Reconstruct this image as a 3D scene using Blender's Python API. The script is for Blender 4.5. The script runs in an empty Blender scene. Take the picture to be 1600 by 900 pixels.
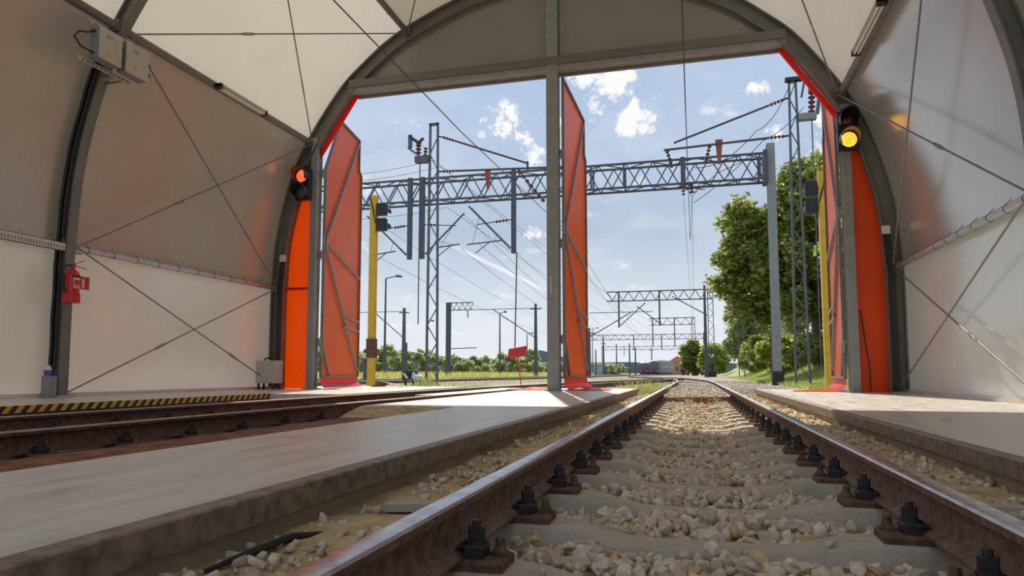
import bpy, bmesh, math, random
import numpy as np
from mathutils import Vector, Matrix, noise
random.seed(7); rng = np.random.default_rng(7)
S = bpy.context.scene
COL = S.collection
PI = math.pi

# ------------------------------------------------------------------ camera
cam_d = bpy.data.cameras.new('camera'); cam = bpy.data.objects.new('camera', cam_d); COL.objects.link(cam)
cam_d.sensor_fit = 'HORIZONTAL'; cam_d.sensor_width = 36.0; cam_d.lens = 1079 / 1600 * 36
cam_d.shift_y = 38 / 1600; cam_d.clip_start = 0.05; cam_d.clip_end = 5000
cam.location = (0, 0, 0.38); cam.rotation_euler = (math.radians(95), 0, math.radians(14.74))
S.camera = cam

# ------------------------------------------------------------------ world
def mathn(nt, op, a, b=None, clamp=False):
    n = nt.nodes.new('ShaderNodeMath'); n.operation = op; n.use_clamp = clamp
    for i, v in enumerate((a, b)):
        if v is None: continue
        if isinstance(v, (int, float)): n.inputs[i].default_value = v
        else: nt.links.new(v, n.inputs[i])
    return n.outputs[0]
def maprange(nt, v, a, b, c=0.0, d=1.0, smooth=True):
    n = nt.nodes.new('ShaderNodeMapRange'); n.interpolation_type = 'SMOOTHSTEP' if smooth else 'LINEAR'
    nt.links.new(v, n.inputs['Value'])
    for k, x in zip(('From Min', 'From Max', 'To Min', 'To Max'), (a, b, c, d)): n.inputs[k].default_value = x
    return n.outputs['Result']
def ramp(nt, fac, stops, interp='LINEAR'):
    n = nt.nodes.new('ShaderNodeValToRGB'); n.color_ramp.interpolation = interp
    e = n.color_ramp.elements
    while len(e) < len(stops): e.new(0.5)
    for el, (p, c) in zip(e, stops): el.position = p; el.color = (*c, 1)
    nt.links.new(fac, n.inputs[0]); return n.outputs[0]
def mixc(nt, fac, a, b, mode='MIX'):
    n = nt.nodes.new('ShaderNodeMix'); n.data_type = 'RGBA'; n.blend_type = mode
    for key, v in ((0, fac), (6, a), (7, b)):
        if isinstance(v, (int, float)): n.inputs[key].default_value = v
        elif isinstance(v, tuple): n.inputs[key].default_value = (*v, 1)
        else: nt.links.new(v, n.inputs[key])
    return n.outputs[2]
def noise_tex(nt, vec, scale, detail=4, rough=0.55, out=0):
    n = nt.nodes.new('ShaderNodeTexNoise'); n.inputs['Scale'].default_value = scale
    n.inputs['Detail'].default_value = detail; n.inputs['Roughness'].default_value = rough
    if vec is not None: nt.links.new(vec, n.inputs['Vector'])
    return n.outputs[out]

wd = bpy.data.worlds.new('sky'); S.world = wd; wd.use_nodes = True
nt = wd.node_tree; nt.nodes.clear()
tc = nt.nodes.new('ShaderNodeTexCoord'); gen = tc.outputs['Generated']
sep = nt.nodes.new('ShaderNodeSeparateXYZ'); nt.links.new(gen, sep.inputs[0])
grad = ramp(nt, sep.outputs[2], [(0.0, (0.80, 0.82, 0.85)), (0.08, (0.70, 0.76, 0.83)), (0.20, (0.45, 0.55, 0.68)), (0.34, (0.45, 0.56, 0.74)), (0.6, (0.36, 0.49, 0.74)), (1.0, (0.24, 0.38, 0.68))])
# cumulus scattered over the whole sky: flat projection noise plus a few named puffs (by direction)
zc = mathn(nt, 'MAXIMUM', sep.outputs[2], 0.04)
comb = nt.nodes.new('ShaderNodeCombineXYZ')
nt.links.new(mathn(nt, 'DIVIDE', sep.outputs[0], mathn(nt, 'ADD', zc, 0.25)), comb.inputs[0])
nt.links.new(mathn(nt, 'DIVIDE', sep.outputs[1], mathn(nt, 'ADD', zc, 0.25)), comb.inputs[1])
rag = noise_tex(nt, gen, 26, 9, 0.68)
small = noise_tex(nt, comb.outputs[0], 5.0, 8, 0.6)
wide = maprange(nt, small, 0.585, 0.70)
puffs = [((790, 193), 42), ((832, 236), 26), ((962, 130), 52), ((915, 118), 26), ((930, 165), 24), ((1000, 176), 40), ((978, 200), 26),
         ((1185, 138), 20), ((1262, 225), 40), ((1225, 200), 26), ((1275, 190), 22), ((838, 365), 22), ((905, 120), 20), ((1300, 240), 40), ((870, 200), 16)]
cy_, sy_, cp_, sp_ = math.cos(math.radians(14.74)), math.sin(math.radians(14.74)), math.cos(math.radians(5)), math.sin(math.radians(5))
FW = Vector((-sy_ * cp_, cy_ * cp_, sp_)); RT = Vector((cy_, sy_, 0)); UP = RT.cross(FW)
acc = None
for (px, py), r in puffs:
    d = (FW + RT * ((px - 800) / 1079) - UP * ((py - 488) / 1079)).normalized()
    vm = nt.nodes.new('ShaderNodeVectorMath'); vm.operation = 'DISTANCE'; nt.links.new(gen, vm.inputs[0]); vm.inputs[1].default_value = d
    m = maprange(nt, vm.outputs['Value'], 0.0, r / 1079 * 1.7, 1.0, 0.0)
    acc = m if acc is None else mathn(nt, 'MAXIMUM', acc, m)
puff = maprange(nt, mathn(nt, 'ADD', mathn(nt, 'MULTIPLY', acc, 0.85), mathn(nt, 'MULTIPLY', rag, 3.2)), 2.12, 2.48)
haze = maprange(nt, noise_tex(nt, comb.outputs[0], 2.2, 6, 0.6), 0.42, 0.75, 0.0, 0.30)
cl = mathn(nt, 'MAXIMUM', puff, mathn(nt, 'MULTIPLY', wide, 0.55))
cl = mathn(nt, 'MAXIMUM', cl, haze)
da = (FW + RT * ((715 - 800) / 1079) - UP * ((388 - 488) / 1079)).normalized(); db = (FW + RT * ((870 - 800) / 1079) - UP * ((462 - 488) / 1079)).normalized()
def dotn(v):
    n = nt.nodes.new('ShaderNodeVectorMath'); n.operation = 'DOT_PRODUCT'; nt.links.new(gen, n.inputs[0]); n.inputs[1].default_value = v; return n.outputs['Value']
off = mathn(nt, 'ABSOLUTE', dotn(da.cross(db).normalized())); alo = dotn((db - da).normalized())
trail = mathn(nt, 'MULTIPLY', maprange(nt, mathn(nt, 'ADD', off, mathn(nt, 'MULTIPLY', rag, 0.004)), 0.002, 0.0065, 0.8, 0.0), mathn(nt, 'MULTIPLY', maprange(nt, alo, da.dot((db - da).normalized()) - 0.02, da.dot((db - da).normalized()) + 0.02), maprange(nt, alo, db.dot((db - da).normalized()) - 0.05, db.dot((db - da).normalized()) + 0.05, 1.0, 0.0)))
cl = mathn(nt, 'MAXIMUM', cl, mathn(nt, 'MULTIPLY', trail, mathn(nt, 'GREATER_THAN', sep.outputs[1], 0.0)))
skyc = mixc(nt, cl, grad, (0.93, 0.93, 0.92))
bg = nt.nodes.new('ShaderNodeBackground'); nt.links.new(skyc, bg.inputs[0]); bg.inputs[1].default_value = 0.88
wo = nt.nodes.new('ShaderNodeOutputWorld'); nt.links.new(bg.outputs[0], wo.inputs[0])

# ------------------------------------------------------------------ sun, exposure
sd = bpy.data.lights.new('sun', 'SUN'); sd.energy = 4.1; sd.angle = math.radians(0.53); sd.color = (1.0, 0.93, 0.80)
so = bpy.data.objects.new('sun', sd); COL.objects.link(so)
so.rotation_euler = Vector((-0.245, 1.0, 1.0)).to_track_quat('Z', 'Y').to_euler(); so.location = (-10, 60, 60)
vs = S.view_settings; vs.view_transform = 'Standard'; vs.look = 'None'; vs.gamma = 1.0; vs.use_curve_mapping = False; vs.exposure = 0.26

# ------------------------------------------------------------------ materials
MAT = {}
def new_mat(name):
    m = bpy.data.materials.new(name); m.use_nodes = True; MAT[name] = m
    nt = m.node_tree; b = nt.nodes['Principled BSDF']; return m, nt, b
def objco(nt):
    g = nt.nodes.new('ShaderNodeNewGeometry'); return g.outputs['Position']
def plain(name, col, rough=0.6, metal=0.0, var=0.12, scale=6, bump=0.0, bscale=60, spec=0.5, stops=None):
    m, nt, b = new_mat(name); p = objco(nt)
    n = noise_tex(nt, p, scale, 6, 0.6)
    dark = tuple(c * (1 - var * 1.6) for c in col); light = tuple(min(1, c * (1 + var)) for c in col)
    c = ramp(nt, n, stops or [(0.3, dark), (0.55, col), (0.75, light)])
    nt.links.new(c, b.inputs['Base Color']); b.inputs['Roughness'].default_value = rough; b.inputs['Metallic'].default_value = metal
    b.inputs['Specular IOR Level'].default_value = spec
    if bump:
        bn = nt.nodes.new('ShaderNodeBump'); bn.inputs['Strength'].default_value = bump; bn.inputs['Distance'].default_value = 0.01
        nt.links.new(noise_tex(nt, p, bscale, 5, 0.6), bn.inputs['Height']); nt.links.new(bn.outputs[0], b.inputs['Normal'])
    return m
def fabric(name, col, trans_col, fac, rough=0.32, spec=0.5, var=0.05):
    m, nt, b = new_mat(name); p = objco(nt)
    n = noise_tex(nt, p, 1.3, 5, 0.6)
    c = ramp(nt, n, [(0.3, tuple(x * (1 - var * 2) for x in col)), (0.7, tuple(min(1, x * (1 + var)) for x in col))])
    nt.links.new(c, b.inputs['Base Color']); b.inputs['Roughness'].default_value = rough; b.inputs['Specular IOR Level'].default_value = spec
    if spec > 0.8: b.inputs['Coat Weight'].default_value = 0.8 if spec < 1 else 1.0; b.inputs['Coat Roughness'].default_value = 0.2; b.inputs['Coat IOR'].default_value = 1.6 if spec < 1 else 2.1
    t = nt.nodes.new('ShaderNodeBsdfTranslucent'); t.inputs[0].default_value = (*trans_col, 1)
    mx = nt.nodes.new('ShaderNodeMixShader'); mx.inputs[0].default_value = fac
    nt.links.new(b.outputs[0], mx.inputs[1]); nt.links.new(t.outputs[0], mx.inputs[2])
    nt.links.new(mx.outputs[0], nt.nodes['Material Output'].inputs[0])
    bn = nt.nodes.new('ShaderNodeBump'); bn.inputs['Strength'].default_value = 0.12; bn.inputs['Distance'].default_value = 0.02
    nt.links.new(noise_tex(nt, p, 2.2, 2, 0.4), bn.inputs['Height']); nt.links.new(bn.outputs[0], b.inputs['Normal'])
    return m
def emit(name, col, strength, base=(0.1, 0.1, 0.1)):
    m, nt, b = new_mat(name); b.inputs['Base Color'].default_value = (*base, 1)
    # dotted lens: a honeycomb of lit cells
    v = nt.nodes.new('ShaderNodeTexVoronoi'); v.inputs['Scale'].default_value = 38; nt.links.new(objco(nt), v.inputs['Vector'])
    f = maprange(nt, v.outputs['Distance'], 0.25, 0.65, 1.0, 0.35)
    b.inputs['Emission Color'].default_value = (*col, 1); nt.links.new(mathn(nt, 'MULTIPLY', f, strength), b.inputs['Emission Strength'])
    return m

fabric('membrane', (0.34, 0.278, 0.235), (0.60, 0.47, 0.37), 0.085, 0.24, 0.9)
fabric('membrane_right_lit', (0.36, 0.31, 0.275), (0.62, 0.52, 0.45), 0.09, 0.20, 1.0)  # same cloth as the left wall, the light on this side put into its colour
fabric('membrane_low_right_lit', (0.60, 0.57, 0.55), (0.86, 0.80, 0.76), 0.21, 0.24, 0.9)  # copy of the lower cloth, right side's paler light painted into the colour
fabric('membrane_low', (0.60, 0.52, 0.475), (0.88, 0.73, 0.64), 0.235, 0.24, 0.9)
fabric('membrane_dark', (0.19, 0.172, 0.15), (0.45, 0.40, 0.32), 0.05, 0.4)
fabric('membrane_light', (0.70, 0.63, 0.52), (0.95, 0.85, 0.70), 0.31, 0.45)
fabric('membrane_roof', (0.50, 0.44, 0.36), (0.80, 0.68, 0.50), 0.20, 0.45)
fabric('orange_fabric', (0.70, 0.07, 0.008), (0.92, 0.085, 0.0), 0.33, 0.35)
fabric('door_fabric', (0.78, 0.20, 0.05), (1.0, 0.33, 0.03), 0.44, 0.30)
fabric('red_fabric', (0.72, 0.03, 0.02), (1.0, 0.03, 0.015), 0.35, 0.4)
plain('rib_steel', (0.19, 0.185, 0.17), 0.5, 0.0, 0.10, 3)
plain('column_steel', (0.30, 0.31, 0.31), 0.45, 0.0, 0.10, 4)
plain('galv', (0.52, 0.52, 0.52), 0.38, 0.7, 0.12, 8)
plain('rod_steel', (0.26, 0.24, 0.225), 0.42, 0.5, 0.1, 8)
plain('dark_steel', (0.045, 0.04, 0.042), 0.5, 0.3, 0.2, 25, 0.2, 120)
plain('arm_steel', (0.09, 0.085, 0.09), 0.85, 0.0, 0.1, 8)
plain('gantry_steel', (0.085, 0.10, 0.125), 0.6, 0.0, 0.12, 3)
plain('mast_steel', (0.11, 0.125, 0.145), 0.6, 0.0, 0.12, 3)
plain('far_steel', (0.10, 0.105, 0.12), 0.7, 0.0, 0.1, 1)
plain('insulator', (0.13, 0.055, 0.04), 0.7, 0.0, 0.1, 20)
plain('red_paint', (0.62, 0.02, 0.025), 0.35, 0.0, 0.06, 6)
plain('weight_red', (0.35, 0.08, 0.06), 0.6, 0.0, 0.15, 20)
plain('yellow_paint', (0.72, 0.47, 0.03), 0.5, 0.0, 0.10, 5)
plain('black_plastic', (0.018, 0.016, 0.02), 0.45, 0.0, 0.1, 10)
plain('white_paint', (0.74, 0.72, 0.68), 0.5, 0.0, 0.05, 6)
plain('box_grey', (0.52, 0.50, 0.43), 0.5, 0.0, 0.06, 6)
plain('box_side', (0.27, 0.28, 0.29), 0.5, 0.0, 0.06, 6)
plain('cabinet_grey', (0.50, 0.48, 0.44), 0.55, 0.0, 0.10, 9)
plain('strip_metal', (0.60, 0.52, 0.44), 0.5, 0.3, 0.1, 20)
plain('glass_tube', (0.82, 0.80, 0.74), 0.25, 0.0, 0.04, 6)
plain('blue_plastic', (0.10, 0.10, 0.50), 0.4, 0.0, 0.1, 10)
plain('warning_yellow', (0.75, 0.50, 0.03), 0.5, 0.0, 0.05, 10)
plain('lens_dark_red', (0.10, 0.008, 0.012), 0.12, 0.0, 0.1, 30)
plain('lens_dark', (0.09, 0.10, 0.10), 0.12, 0.0, 0.1, 30)
emit('lens_red', (1.0, 0.10, 0.03), 2.6, (0.5, 0.03, 0.02)); emit('lens_yellow', (1.0, 0.42, 0.03), 2.4, (0.5, 0.25, 0.02))
plain('timber', (0.34, 0.20, 0.09), 0.8, 0.0, 0.25, 14, 0.3, 60)
plain('orange_rust', (0.55, 0.16, 0.04), 0.8, 0.0, 0.2, 30)
plain('warehouse_wall', (0.55, 0.58, 0.60), 0.8); plain('warehouse_roof', (0.75, 0.77, 0.78), 0.6)
plain('house_wall', (0.62, 0.36, 0.16), 0.9); plain('house_roof', (0.55, 0.30, 0.16), 0.9)
plain('train_blue', (0.07, 0.08, 0.14), 0.4); plain('train_red', (0.33, 0.05, 0.06), 0.45); plain('train_cream', (0.24, 0.21, 0.18), 0.5); plain('train_glass', (0.10, 0.13, 0.18), 0.15); plain('train_grey', (0.20, 0.20, 0.23), 0.5)
plain('bark', (0.10, 0.075, 0.05), 0.9, 0, 0.2, 8, 0.4, 20)
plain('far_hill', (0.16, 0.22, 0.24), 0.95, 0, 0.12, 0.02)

# worn concrete of the platforms
def concrete(name, col, streak=True, rough=0.42, stain=(0.24, 0.21, 0.19)):
    m, nt, b = new_mat(name); p = objco(nt)
    mp = nt.nodes.new('ShaderNodeMapping'); nt.links.new(p, mp.inputs[0]); mp.inputs['Scale'].default_value = (5.0, 0.9, 3.0) if streak else (3, 3, 3)
    n1 = noise_tex(nt, mp.outputs[0], 1.6, 8, 0.62); n2 = noise_tex(nt, p, 34, 4, 0.7)
    c = ramp(nt, n1, [(0.28, tuple(x * 0.74 for x in col)), (0.48, tuple(x * 0.95 for x in col)), (0.75, tuple(min(1, x * 1.10) for x in col))])
    c = mixc(nt, maprange(nt, n2, 0.62, 0.80, 0, 0.6), c, stain)
    nt.links.new(c, b.inputs['Base Color'])
    nt.links.new(maprange(nt, n1, 0.35, 0.7, rough - 0.05, rough + 0.14, False), b.inputs['Roughness'])
    bn = nt.nodes.new('ShaderNodeBump'); bn.inputs['Strength'].default_value = 0.35 if streak else 0.75; bn.inputs['Distance'].default_value = 0.004 if streak else 0.012
    nt.links.new(n2, bn.inputs['Height']); nt.links.new(bn.outputs[0], b.inputs['Normal'])
    return m
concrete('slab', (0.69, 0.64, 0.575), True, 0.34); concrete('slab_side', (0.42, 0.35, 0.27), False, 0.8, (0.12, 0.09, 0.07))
concrete('sleeper_concrete', (0.50, 0.425, 0.335), False, 0.75, (0.22, 0.15, 0.10))
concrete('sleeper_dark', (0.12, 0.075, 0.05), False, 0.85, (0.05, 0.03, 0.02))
concrete('apron', (0.60, 0.54, 0.46), True, 0.8)
plain('edge_steel', (0.29, 0.225, 0.18), 0.55, 0.2, 0.35, 16, 0.2, 60)
plain('rust_concrete', (0.24, 0.085, 0.04), 0.85, 0, 0.45, 7, 0.4, 50)
plain('sand', (0.56, 0.42, 0.22), 0.95, 0, 0.28, 9, 0.7, 45)
plain('ballast_dirt', (0.30, 0.24, 0.17), 0.95, 0, 0.3, 14, 0.8, 40)
plain('gravel', (0.44, 0.37, 0.28), 0.95, 0, 0.4, 11, 1.0, 25)
plain('rail_dull', (0.40, 0.335, 0.28), 0.42, 0.5, 0.2, 12)
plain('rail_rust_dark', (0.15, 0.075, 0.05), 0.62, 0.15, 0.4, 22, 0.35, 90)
plain('rail_rust', (0.22, 0.13, 0.09), 0.62, 0.15, 0.4, 22, 0.35, 90)
plain('plate_rust', (0.17, 0.095, 0.06), 0.8, 0.1, 0.4, 30, 0.4, 120)
m, nt, b = new_mat('rail_top'); p = objco(nt)
b.inputs['Metallic'].default_value = 0.9; nt.links.new(ramp(nt, noise_tex(nt, p, 9, 5), [(0.3, (0.42, 0.40, 0.40)), (0.7, (0.66, 0.65, 0.66))]), b.inputs['Base Color'])
nt.links.new(maprange(nt, noise_tex(nt, p, 14, 5), 0.3, 0.7, 0.22, 0.36, False), b.inputs['Roughness'])
# stones: tone per object / per island
m, nt, b = new_mat('stone'); p = objco(nt)
g = nt.nodes.new('ShaderNodeNewGeometry'); oi = nt.nodes.new('ShaderNodeObjectInfo')
r = mathn(nt, 'FRACT', mathn(nt, 'ADD', g.outputs['Random Per Island'], oi.outputs['Random']))
c = ramp(nt, r, [(0.0, (0.50, 0.40, 0.27)), (0.35, (0.68, 0.57, 0.41)), (0.65, (0.76, 0.66, 0.50)), (0.88, (0.84, 0.75, 0.60)), (0.97, (0.60, 0.39, 0.15))])
c = mixc(nt, maprange(nt, noise_tex(nt, p, 45, 5), 0.35, 0.75, 0.0, 0.55), c, (0.40, 0.31, 0.21))
nt.links.new(c, b.inputs['Base Color']); b.inputs['Roughness'].default_value = 0.88
bn = nt.nodes.new('ShaderNodeBump'); bn.inputs['Strength'].default_value = 0.5; bn.inputs['Distance'].default_value = 0.004
nt.links.new(noise_tex(nt, p, 130, 4), bn.inputs['Height']); nt.links.new(bn.outputs[0], b.inputs['Normal'])
# hazard stripes along Y
m, nt, b = new_mat('hazard'); sx = nt.nodes.new('ShaderNodeSeparateXYZ'); nt.links.new(objco(nt), sx.inputs[0])
w = mathn(nt, 'FRACT', mathn(nt, 'MULTIPLY', mathn(nt, 'SUBTRACT', sx.outputs[1], mathn(nt, 'MULTIPLY', sx.outputs[2], 0.8)), 1 / 0.15))
nt.links.new(mixc(nt, mathn(nt, 'GREATER_THAN', w, 0.5), (0.05, 0.03, 0.03), (0.72, 0.50, 0.06)), b.inputs['Base Color']); b.inputs['Roughness'].default_value = 0.6
# leaves / grass
def leafmat(name, stops, tr=0.58):
    m, nt, b = new_mat(name); g = nt.nodes.new('ShaderNodeNewGeometry')
    c = ramp(nt, g.outputs['Random Per Island'], stops); nt.links.new(c, b.inputs['Base Color']); b.inputs['Roughness'].default_value = 0.55
    t = nt.nodes.new('ShaderNodeBsdfTranslucent'); nt.links.new(c, t.inputs[0])
    mx = nt.nodes.new('ShaderNodeMixShader'); mx.inputs[0].default_value = tr
    nt.links.new(b.outputs[0], mx.inputs[1]); nt.links.new(t.outputs[0], mx.inputs[2]); nt.links.new(mx.outputs[0], nt.nodes['Material Output'].inputs[0])
leafmat('leaf_dark', [(0, (0.12, 0.18, 0.03)), (0.5, (0.30, 0.36, 0.07)), (1, (0.60, 0.58, 0.16))])
leafmat('leaf_mid', [(0, (0.20, 0.28, 0.05)), (0.5, (0.42, 0.50, 0.10)), (1, (0.72, 0.70, 0.20))])
leafmat('leaf_pale', [(0, (0.26, 0.34, 0.14)), (0.5, (0.40, 0.46, 0.20)), (1, (0.58, 0.60, 0.30))])
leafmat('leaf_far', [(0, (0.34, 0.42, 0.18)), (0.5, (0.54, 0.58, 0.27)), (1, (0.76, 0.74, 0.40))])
leafmat('weed', [(0, (0.36, 0.42, 0.08)), (0.5, (0.58, 0.60, 0.13)), (0.85, (0.72, 0.64, 0.18)), (1, (0.75, 0.5, 0.3))], 0.5)
leafmat('grass_blade', [(0, (0.30, 0.38, 0.08)), (0.6, (0.50, 0.56, 0.14)), (1, (0.66, 0.62, 0.24))], 0.5)
plain('grass_ground', (0.36, 0.39, 0.13), 0.95, 0, 0.35, 0.5, 0.6, 6)

# ------------------------------------------------------------------ mesh builder
W = {}      # object -> world position of its origin
class MB:
    def __init__(s): s.v = []; s.f = []; s.m = []
    def add(s, vs, fs, m=0):
        o = len(s.v); s.v.extend([tuple(v) for v in vs]); s.f.extend([tuple(i + o for i in f) for f in fs]); s.m.extend([m] * len(fs)); return s
    def box(s, x0, x1, y0, y1, z0, z1, m=0):
        return s.add([(x0, y0, z0), (x1, y0, z0), (x1, y1, z0), (x0, y1, z0), (x0, y0, z1), (x1, y0, z1), (x1, y1, z1), (x0, y1, z1)],
                     [(0, 3, 2, 1), (4, 5, 6, 7), (0, 1, 5, 4), (1, 2, 6, 5), (2, 3, 7, 6), (3, 0, 4, 7)], m)
    def bbox(s, x0, x1, y0, y1, z0, z1, c=0.01, m=0):   # box with chamfered vertical and top edges
        def loop(d, z): return [(x0 + d, y0 + c, z), (x0 + c, y0 + d, z), (x1 - c, y0 + d, z), (x1 - d, y0 + c, z), (x1 - d, y1 - c, z), (x1 - c, y1 - d, z), (x0 + c, y1 - d, z), (x0 + d, y1 - c, z)]
        return s.loft([loop(0, z0), loop(0, z1 - c), loop(c * 0.7, z1)], m)
    def beam(s, p, q, w, h, up=(0, 0, 1), m=0):
        p, q, up = Vector(p), Vector(q), Vector(up); d = (q - p).normalized()
        a = d.cross(up)
        if a.length < 1e-4: a = d.cross(Vector((0, 1, 0)))
        a.normalize(); b = a.cross(d)
        c = [a * (w / 2 * i) + b * (h / 2 * j) for i, j in ((-1, -1), (1, -1), (1, 1), (-1, 1))]
        return s.loft([[p + x for x in c], [q + x for x in c]], m)
    def loft(s, loops, m=0, cap=True, closed=True):
        n = len(loops[0]); vs = [v for L in loops for v in L]; fs = []
        for k in range(len(loops) - 1):
            for i in range(n if closed else n - 1):
                j = (i + 1) % n; fs.append((k * n + i, k * n + j, (k + 1) * n + j, (k + 1) * n + i))
        if cap: fs.append(tuple(range(n - 1, -1, -1))); fs.append(tuple((len(loops) - 1) * n + i for i in range(n)))
        return s.add(vs, fs, m)
    def tube(s, pts, r, n=8, m=0, cap=True):
        pts = [Vector(p) for p in pts]; rs = r if isinstance(r, (list, tuple)) else [r] * len(pts); loops = []; a = None
        for i, p in enumerate(pts):
            d = (pts[min(i + 1, len(pts) - 1)] - pts[max(i - 1, 0)]).normalized()
            if a is None:
                a = d.cross(Vector((0, 0, 1)))
                if a.length < 1e-3: a = d.cross(Vector((0, 1, 0)))
            a = (a - d * a.dot(d)).normalized(); b = d.cross(a)
            loops.append([p + (a * math.cos(t) + b * math.sin(t)) * rs[i] for t in [2 * PI * k / n for k in range(n)]])
        return s.loft(loops, m, cap)
    def lathe(s, base, axis, prof, n=14, m=0):
        base, axis = Vector(base), Vector(axis).normalized()
        return s.tube([base + axis * h for h, _ in prof], [max(r, 1e-4) for _, r in prof], n, m) if True else s
    def prism(s, poly, off, m=0):
        off = Vector(off); return s.loft([[Vector(p) for p in poly], [Vector(p) + off for p in poly]], m)
    def build(s, name, mats, parent=None, smooth=False, label=None, cat=None, group=None, kind=None, origin=None):
        a = np.array(s.v, float)
        if origin is None:
            lo, hi = a.min(0), a.max(0); origin = Vector(((lo[0] + hi[0]) / 2, (lo[1] + hi[1]) / 2, lo[2]))
        origin = Vector(origin); a = a - np.array(origin)
        me = bpy.data.meshes.new(name); me.from_pydata(a.tolist(), [], s.f)
        mats = [mats] if isinstance(mats, str) else mats
        for k in mats: me.materials.append(MAT[k])
        if len(mats) > 1: me.polygons.foreach_set('material_index', s.m)
        bm = bmesh.new(); bm.from_mesh(me); bmesh.ops.recalc_face_normals(bm, faces=bm.faces); bm.to_mesh(me); bm.free()
        if smooth:
            me.polygons.foreach_set('use_smooth', [True] * len(me.polygons)); me.set_sharp_from_angle(angle=math.radians(38))
        return link(name, me, origin, parent, label, cat, group, kind)
def link(name, me, origin, parent=None, label=None, cat=None, group=None, kind=None):
    o = bpy.data.objects.new(name, me); COL.objects.link(o); W[o.name] = Vector(origin)
    if parent is not None: o.parent = parent; o.location = Vector(origin) - W[parent.name]
    else: o.location = origin
    tag(o, label, cat, group, kind); return o
def tag(o, label=None, cat=None, group=None, kind=None):
    if label: o['label'] = label
    if cat: o['category'] = cat
    if group: o['group'] = group
    if kind: o['kind'] = kind
    return o
def thing(name, loc, label=None, cat=None, group=None, kind=None): return link(name, None, loc, None, label, cat, group, kind)
def copy_tree(o, delta=(0, 0, 0), parent=None):
    c = o.copy(); COL.objects.link(c); c.parent = parent
    if parent is None: c.location = o.location + Vector(delta)
    W[c.name] = W[o.name] + Vector(delta)
    for ch in list(o.children): copy_tree(ch, delta, c)
    return c
def fastmesh(name, verts, faces, mat):      # big arrays
    me = bpy.data.meshes.new(name); nv = len(verts); k = faces.shape[1]
    me.vertices.add(nv); me.vertices.foreach_set('co', verts.astype(np.float32).ravel())
    me.loops.add(faces.size); me.loops.foreach_set('vertex_index', faces.astype(np.int32).ravel())
    me.polygons.add(len(faces)); me.polygons.foreach_set('loop_start', np.arange(0, faces.size, k, dtype=np.int32))
    me.materials.append(MAT[mat]); me.update(calc_edges=True); me.validate(); return me
ORD = ['nearest', 'second', 'third', 'fourth', 'fifth', 'sixth', 'seventh', 'eighth', 'ninth', 'tenth', 'eleventh', 'twelfth', 'thirteenth', 'fourteenth', 'fifteenth', 'sixteenth', 'seventeenth', 'eighteenth', 'nineteenth', 'twentieth', 'twenty-first', 'twenty-second', 'twenty-third', 'twenty-fourth', 'twenty-fifth', 'twenty-sixth', 'twenty-seventh', 'twenty-eighth']

# ------------------------------------------------------------------ hangar profile
HC = -2.95; GY = 14.6; RIBS = [14.6, 8.75, 2.9, -2.95]
ctrl = [(6.75, 0.0), (6.76, 1.2), (6.75, 2.4), (6.64, 3.76), (6.30, 5.05), (5.90, 5.92), (5.13, 7.04), (4.55, 7.62), (3.60, 8.32), (2.13, 8.95), (0.9, 9.24), (0, 9.32)]
def catmull(P, k=8):
    out = []; P = [Vector((a, b)) for a, b in P]; Q = [2 * P[0] - P[1]] + P + [Vector((-P[-2].x, P[-2].y))]
    for i in range(1, len(Q) - 2):
        for j in range(k):
            t = j / k; a, b, c, d = Q[i - 1:i + 3]
            out.append(0.5 * ((2 * b) + (c - a) * t + (2 * a - 5 * b + 4 * c - d) * t * t + (3 * b - a - 3 * c + d) * t ** 3))
    out.append(P[-1]); return out
PROF = catmull(ctrl); zs = [p.y for p in PROF]
def pidx(z): return min(range(len(PROF)), key=lambda i: abs(PROF[i].y - z))
I1, I2, I3 = pidx(2.35), pidx(5.88), pidx(8.40); IA = len(PROF) - 1
def pnorm(i):
    a, b = PROF[max(i - 1, 0)], PROF[min(i + 1, IA)]; t = (b - a)
    if i == IA: t = Vector((-1, 0))
    t.normalize(); return Vector((t.y, -t.x))       # outward
def pt(side, i, off=0.0):      # side -1 left, +1 right -> (x,z)
    p = PROF[i] + pnorm(i) * off; return HC + side * p.x, p.y

# ------------------------------------------------------------------ ground and floor
bed = MB()
def ground_grid(name, x0, x1, y0, y1, nx, ny, fz, mat, label, kind='structure', smooth=True):
    xs = np.linspace(x0, x1, nx); ys = np.linspace(y0, y1, ny); v = np.array([(x, y, fz(x, y)) for y in ys for x in xs])
    i = np.arange(nx - 1)[None, :] + (np.arange(ny - 1) * nx)[:, None]; i = i.ravel()
    f = np.stack([i, i + 1, i + nx + 1, i + nx], 1); me = fastmesh(name, v, f, mat)
    me.polygons.foreach_set('use_smooth', [True] * len(f)); return link(name, me, (0, 0, 0), None, label, None, None, kind)
def n2(x, y, s=1.0, o=0.0): return noise.noise(Vector((x * s + o, y * s - o, o * 1.7)))
ground_grid('ground', -700, 700, -60, 1500, 30, 40, lambda x, y: -0.62, 'grass_ground', 'flat green ground of the rail yard')
ground_grid('ground_gravel', -34, 5.0, 17.0, 330, 24, 60, lambda x, y: -0.30 + 0.03 * n2(x, y, 0.3), 'gravel', 'grey-brown gravel spread across the rail yard')
ground_grid('ballast_shoulder', -1.36, 1.42, -9, 17.6, 60, 500, lambda x, y: (-0.155 + 0.02 * n2(x, y, 3) + 0.012 * n2(x, y, 11)) if abs(x - 0.03) > 0.83 else (-0.275 + 0.02 * n2(x, y, 6)), 'sand', 'sandy bed beside the right-hand rails')
ground_grid('track_pit_floor', -8.0, -2.55, -9, 12.6, 20, 40, lambda x, y: -0.30, 'rust_concrete', 'dark stained bed under the left-hand track')
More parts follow.
